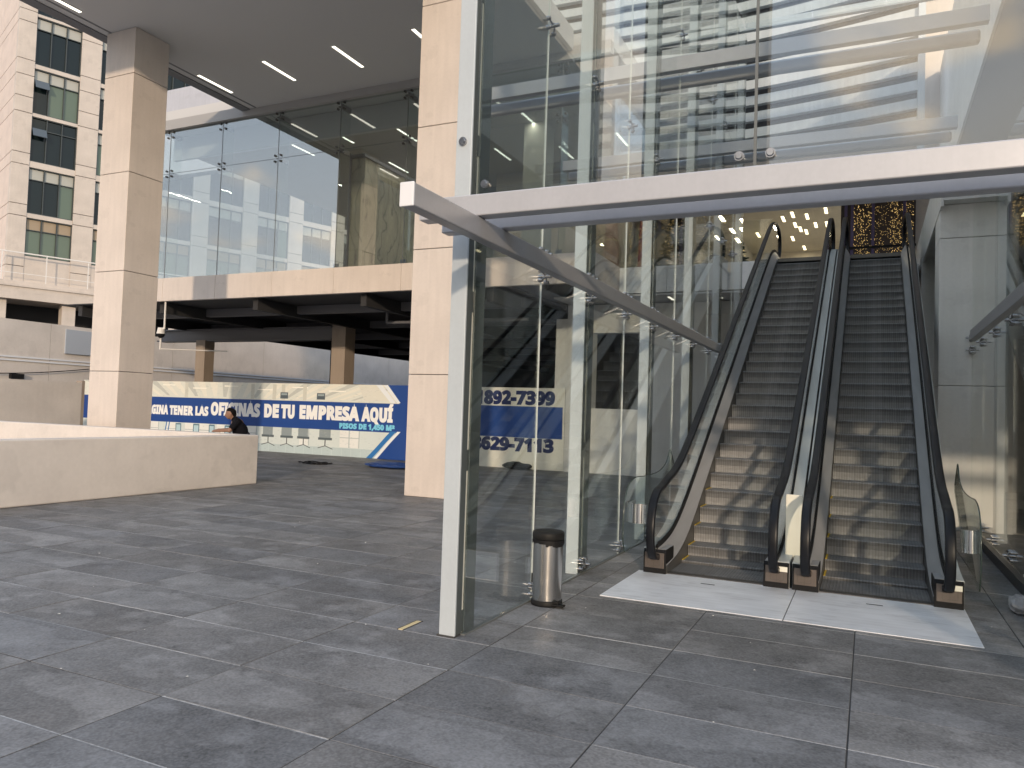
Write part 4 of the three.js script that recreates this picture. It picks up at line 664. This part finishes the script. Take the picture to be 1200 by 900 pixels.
// ---------------------------------------------------------------- office building on the left, and far blocks
{
  const A = 20.6 * Math.PI / 180, ux = Math.sin(A), uz = -Math.cos(A), t = thing('office_building', 'pale stone office building with dark ribbon windows at the top left', 'building', [-55.91, 0, -33.67]);
  t.rotation.y = Math.atan2(-uz, ux);       // local x runs along the facade, local z faces the plaza
  const B = (n, g, m, p = t) => put(n, g, m, p);
  const tops = [33.15, 29.5, 25.65, 22.1, 18.35, 14.65], bots = [29.7, 25.96, 22.35, 18.8, 14.98, 11.85], cols = [1.12, 5.52, 9.92, 14.32, 18.72, 23.12, 27.52];
  B('core', [bx(0.3, 31, 9.7, 36, -14, -0.5)], M.pane);
  const piers = [[0, cols[0]]]; cols.forEach((c, i) => piers.push([c + 3.0, cols[i + 1] ?? 31.5]));
  const lv = [9.85, 11.05, 14.7, 15.55, 18.45, 19.3, 22.25, 23.4, 24.98, 26.12, 28.9, 29.75, 33, 36];
  for (const [a, b] of piers) for (let i = 0; i + 1 < lv.length; i++) B('stone_panel', [bx(a, b, lv[i] + 0.02, lv[i + 1] - 0.02, -0.5, 0, 0.015)], M.facade);
  for (const c of cols) {
    for (let f = -1; f < 6; f++) B('spandrel', [bx(c + 0.002, c + 2.998, f < 0 ? tops[0] : (bots[f] - (f < 5 ? bots[f] - tops[f + 1] : 2.0)), f < 0 ? 36 : bots[f], -0.5, -0.06, 0.01)], M.facade);
    for (let f = 0; f < 6; f++) {
      const w = B('window', [bx(c, c + 3, bots[f], bots[f] + 0.06, -0.35, -0.12), bx(c, c + 3, tops[f] - 0.06, tops[f], -0.35, -0.12), ...[0, 0.97, 1.97, 2.94].map((d) => bx(c + d, c + d + 0.06, bots[f], tops[f], -0.35, -0.12)), bx(c, c + 3, tops[f] - 0.9, tops[f] - 0.84, -0.34, -0.14)], M.mullion);
      for (let k = 0; k < 3; k++) {
        const green = (f === 2 && k > 0) || (f === 5) || hash(f, k + Math.round(c), 3) < 0.08;
        B('pane', [bx(c + 0.06 + k, c + 0.97 + k, bots[f] + 0.06, tops[f] - 0.06, -0.30, -0.27)], green ? M.paneGreen : M.pane, w);
        if (f !== 3 || c > 2) B('blind', [bx(c + 0.07 + k, c + 0.96 + k, tops[f] - 0.8 - 0.15 * hash(f, k, 5), tops[f] - 0.08, -0.268, -0.255)], f === 5 ? M.blindTan : M.blind, w);
      }
      if (c < 2 && (f === 2 || f === 3)) B('open_sash', new THREE.BoxGeometry(0.9, 0.75, 0.05).rotateX(-0.55).translate(c + 0.52, tops[f] - 1.15, 0.1).toNonIndexed(), std({ color: rgb(0.05, 0.075, 0.10), roughness: 0.1 }), w);
    }
  }
  for (let i = 0; i + 1 < lv.length; i++) for (let k = 0; k < 3; k++) B('stone_panel', [bx(0, 0.5, lv[i] + 0.02, lv[i + 1] - 0.02, -0.505 - k * 4.5 - 4.47, -0.505 - k * 4.5, 0.015)], M.facadeSunlit);
  B('parapet', [bx(-0.1, 31.6, 36, 36.8, -14.2, 0.1)], M.facade);
  // parking podium
  B('podium_band', [bx(-12, 31.5, 8.55, 9.85, -13, 0.9, 0.02)], M.facade); B('podium_ledge', [bx(-12, 31.5, 9.45, 9.62, 0.9, 1.0)], M.facade);
  B('podium_void', [bx(-12, 31.5, 0, 8.55, -13, -3)], M.dark);
  for (let x = -9.6; x < 31; x += 4.4) B('podium_pier', [bx(x, x + 0.9, 0, 8.55, -0.4, 0.5, 0.02)], M.facade);
  B('podium_wall', [bx(-12, 31.5, 0, 6.2, -0.5, 0.3)], M.facade);
  B('railing', [bx(-12, 31.5, 11.85, 11.93, 0.75, 0.83), ...Array.from({ length: 16 }, (_, i) => bx(-11.4 + i * 2.75, -11.34 + i * 2.75, 9.85, 11.85, 0.76, 0.82)), bx(-12, 31.5, 10.4, 10.44, 0.77, 0.81)], M.rail);
}
function block(name, label, x0, x1, z0, z1, h, wall, pane, nx, floors, faceZ) {
  const t = thing(name, label, 'building', [(x0 + x1) / 2, 0, (z0 + z1) / 2]);
  part('wall', [bx(x0, x1, 0, h, z0, z1)], wall, t); part('roof', [bx(x0 - 0.3, x1 + 0.3, h, h + 0.8, z0 - 0.3, z1 + 0.3)], wall, t);
  const zf = faceZ > 0 ? z1 : z0, s = faceZ > 0 ? 1 : -1;
  for (let i = 0; i < nx; i++) for (let f = 0; f < floors; f++) { const w = (x1 - x0) / nx, fh = h / floors; part('window', [bx(x0 + i * w + w * 0.18, x0 + i * w + w * 0.82, f * fh + fh * 0.25, f * fh + fh * 0.85, zf - s * 0.1, zf + s * 0.03)], pane, t); }
}
block('glass_tower', 'blue green glazed block far behind the left column', -75, -44, -80, -66, 44, M.facade, M.teal, 8, 12, 1);
block('opposite_tower', 'grey narrow block across the plaza mirrored in the middle of the front glass', -14.3, -6.16, 40, 41.5, 42, M.towerGrey, M.pane, 0, 6, -1);
block('opposite_block', 'wide grey block across the street mirrored at the far left of the front glass', -74, -24.5, 60, 61.5, 58, M.towerGrey, M.pane, 0, 14, -1);

// ---------------------------------------------------------------- man leaning on the wall
{
  const field = (bones, res, lo, hi, k = 0.035) => {
    const s = Math.max(hi[0] - lo[0], hi[1] - lo[1], hi[2] - lo[2]) / 2, c = [0, 1, 2].map((i) => (lo[i] + hi[i]) / 2), mc = new MarchingCubes(res, new THREE.MeshBasicMaterial(), false, false, 400000);
    mc.isolation = 0; const q = new THREE.Vector3(), A = new THREE.Vector3(), AB = new THREE.Vector3();
    for (let z = 0; z < res; z++) for (let y = 0; y < res; y++) for (let x = 0; x < res; x++) {
      q.set((x - res / 2) / (res / 2) * s + c[0], (y - res / 2) / (res / 2) * s + c[1], (z - res / 2) / (res / 2) * s + c[2]);
      let d = 1e3;
      for (const [a, b, ra, rb] of bones) { A.set(...a); AB.set(...b).sub(A); const L = AB.lengthSq(), tt = L ? clamp(q.clone().sub(A).dot(AB) / L) : 0, e = q.distanceTo(A.addScaledVector(AB, tt)) - (ra + (rb - ra) * tt); const h = Math.max(k - Math.abs(d - e), 0) / k; d = Math.min(d, e) - h * h * k * 0.25; }
      mc.field[x + y * res + z * res * res] = -d;
    }
    mc.update(); const n = mc.count, g = new THREE.BufferGeometry();
    g.setAttribute('position', new THREE.BufferAttribute(mc.positionArray.slice(0, n * 3), 3)); g.setAttribute('normal', new THREE.BufferAttribute(mc.normalArray.slice(0, n * 3), 3));
    g.scale(s, s, s).translate(...c); g.setAttribute('uv', new THREE.BufferAttribute(new Float32Array(n * 2), 2)); return g;
  };
  // local axes: +x towards the front of the man (he faces the photo's left), y up
  const bodyAt = [-12.64, 0, -12.80], t = thing('person', 'man in a black shirt and dark trousers leaning his forearms on the low wall', 'person', bodyAt);
  const f = 1; t.rotation.y = Math.PI + 0.75;
  const skin = std({ color: rgb(0.24, 0.13, 0.085), roughness: 0.6 }), shirt = dull([0.008, 0.008, 0.011], 0.9, 0.2), trouser = std({ color: rgb(0.02, 0.02, 0.028), roughness: 0.85 }), hair = dull([0.006, 0.005, 0.005], 0.8, 0.25);
  const body = [ // bare body: head, neck, arms, hands
    [[0.17, 1.44, 0.0], [0.185, 1.475, 0], 0.083, 0.090], [[0.22, 1.41, 0], [0.21, 1.385, 0], 0.058, 0.048], [[0.258, 1.44, 0], [0.272, 1.418, 0], 0.015, 0.021],
    [[0.08, 1.30, 0], [0.15, 1.41, 0], 0.058, 0.054], [[-0.06, 0.98, 0], [0.02, 1.22, 0], 0.12, 0.14],
    [[0.04, 1.27, 0.19], [0.17, 1.10, 0.27], 0.05, 0.044], [[0.17, 1.10, 0.27], [0.41, 1.085, 0.16], 0.042, 0.03], [[0.04, 1.27, -0.19], [0.17, 1.10, -0.27], 0.05, 0.044], [[0.17, 1.10, -0.27], [0.38, 1.085, -0.10], 0.042, 0.03],
    [[0.41, 1.08, 0.16], [0.47, 1.075, 0.12], 0.034, 0.03], [[0.38, 1.08, -0.10], [0.45, 1.078, -0.04], 0.034, 0.03]];
  for (const [hx, hz, dz] of [[0.47, 0.12, -0.35], [0.45, -0.04, 0.2]]) for (let k = 0; k < 4; k++) { const o = (k - 1.5) * 0.019; body.push([[hx, 1.078, hz + o], [hx + 0.045 - Math.abs(k - 1.5) * 0.006, 1.07, hz + o + dz * 0.05], 0.0105, 0.009]); body.push([[hx + 0.045, 1.07, hz + o + dz * 0.05], [hx + 0.075 - Math.abs(k - 1.5) * 0.008, 1.058, hz + o + dz * 0.09], 0.009, 0.008]); }
  body.push([[0.43, 1.085, 0.105], [0.475, 1.085, 0.07], 0.012, 0.010], [[0.41, 1.085, -0.005], [0.455, 1.088, 0.03], 0.012, 0.010]);
  put('body', field(body, 120, [-0.25, 0.9, -0.45], [0.75, 1.9, 0.45], 0.025), skin, t);
  put('shirt', field([[[-0.10, 0.94, 0], [-0.04, 1.10, 0], 0.145, 0.155], [[-0.04, 1.10, 0.05], [0.02, 1.25, 0.09], 0.14, 0.112], [[-0.04, 1.10, -0.05], [0.02, 1.25, -0.09], 0.14, 0.112], [[0.03, 1.28, 0.18], [0.12, 1.16, 0.24], 0.075, 0.068], [[0.03, 1.28, -0.18], [0.12, 1.16, -0.24], 0.075, 0.068], [[0.06, 1.31, 0], [0.09, 1.345, 0], 0.078, 0.072]], 80, [-0.45, 0.75, -0.5], [0.5, 1.5, 0.5], 0.06), shirt, t);
  put('trousers', field([[[-0.12, 0.95, 0.0], [-0.14, 0.88, 0], 0.15, 0.16], [[-0.14, 0.86, 0.09], [-0.14, 0.47, 0.11], 0.095, 0.07], [[-0.14, 0.47, 0.11], [-0.30, 0.06, 0.12], 0.068, 0.055], [[-0.14, 0.86, -0.09], [-0.16, 0.47, -0.11], 0.095, 0.07], [[-0.16, 0.47, -0.11], [-0.34, 0.06, -0.12], 0.068, 0.055]], 80, [-0.8, 0, -0.5], [0.3, 1.15, 0.5], 0.05), trouser, t);
  put('hair', field([[[0.15, 1.492, 0], [0.183, 1.512, 0], 0.086, 0.082], [[0.115, 1.44, 0], [0.13, 1.48, 0], 0.066, 0.078]], 50, [-0.03, 1.29, -0.2], [0.37, 1.69, 0.2], 0.03), hair, t);
  for (const s of [-1, 1]) { put('eye', new THREE.SphereGeometry(0.011, 10, 8).translate(0.256, 1.463, s * 0.034), M.black, t); put('ear', new THREE.SphereGeometry(0.028, 10, 8).scale(0.8, 1.15, 0.4).translate(0.165, 1.45, s * 0.091), skin, t); put('shoe', field([[[-0.34, 0.05, s * 0.12], [-0.16, 0.04, s * 0.14], 0.05, 0.042]], 30, [-0.54, -0.1, s * 0.13 - 0.2], [0.06, 0.2, s * 0.13 + 0.2]), M.black, t); }
  put('shirt_badge', new THREE.BoxGeometry(0.004, 0.05, 0.06).translate(0.125, 1.20, 0.11), M.tag, t);
}

renderer.setSize(1024, 768);
scene.traverse((o) => { if (o.isMesh) o.castShadow = o.receiveShadow = true; });
renderer.render(scene, camera);
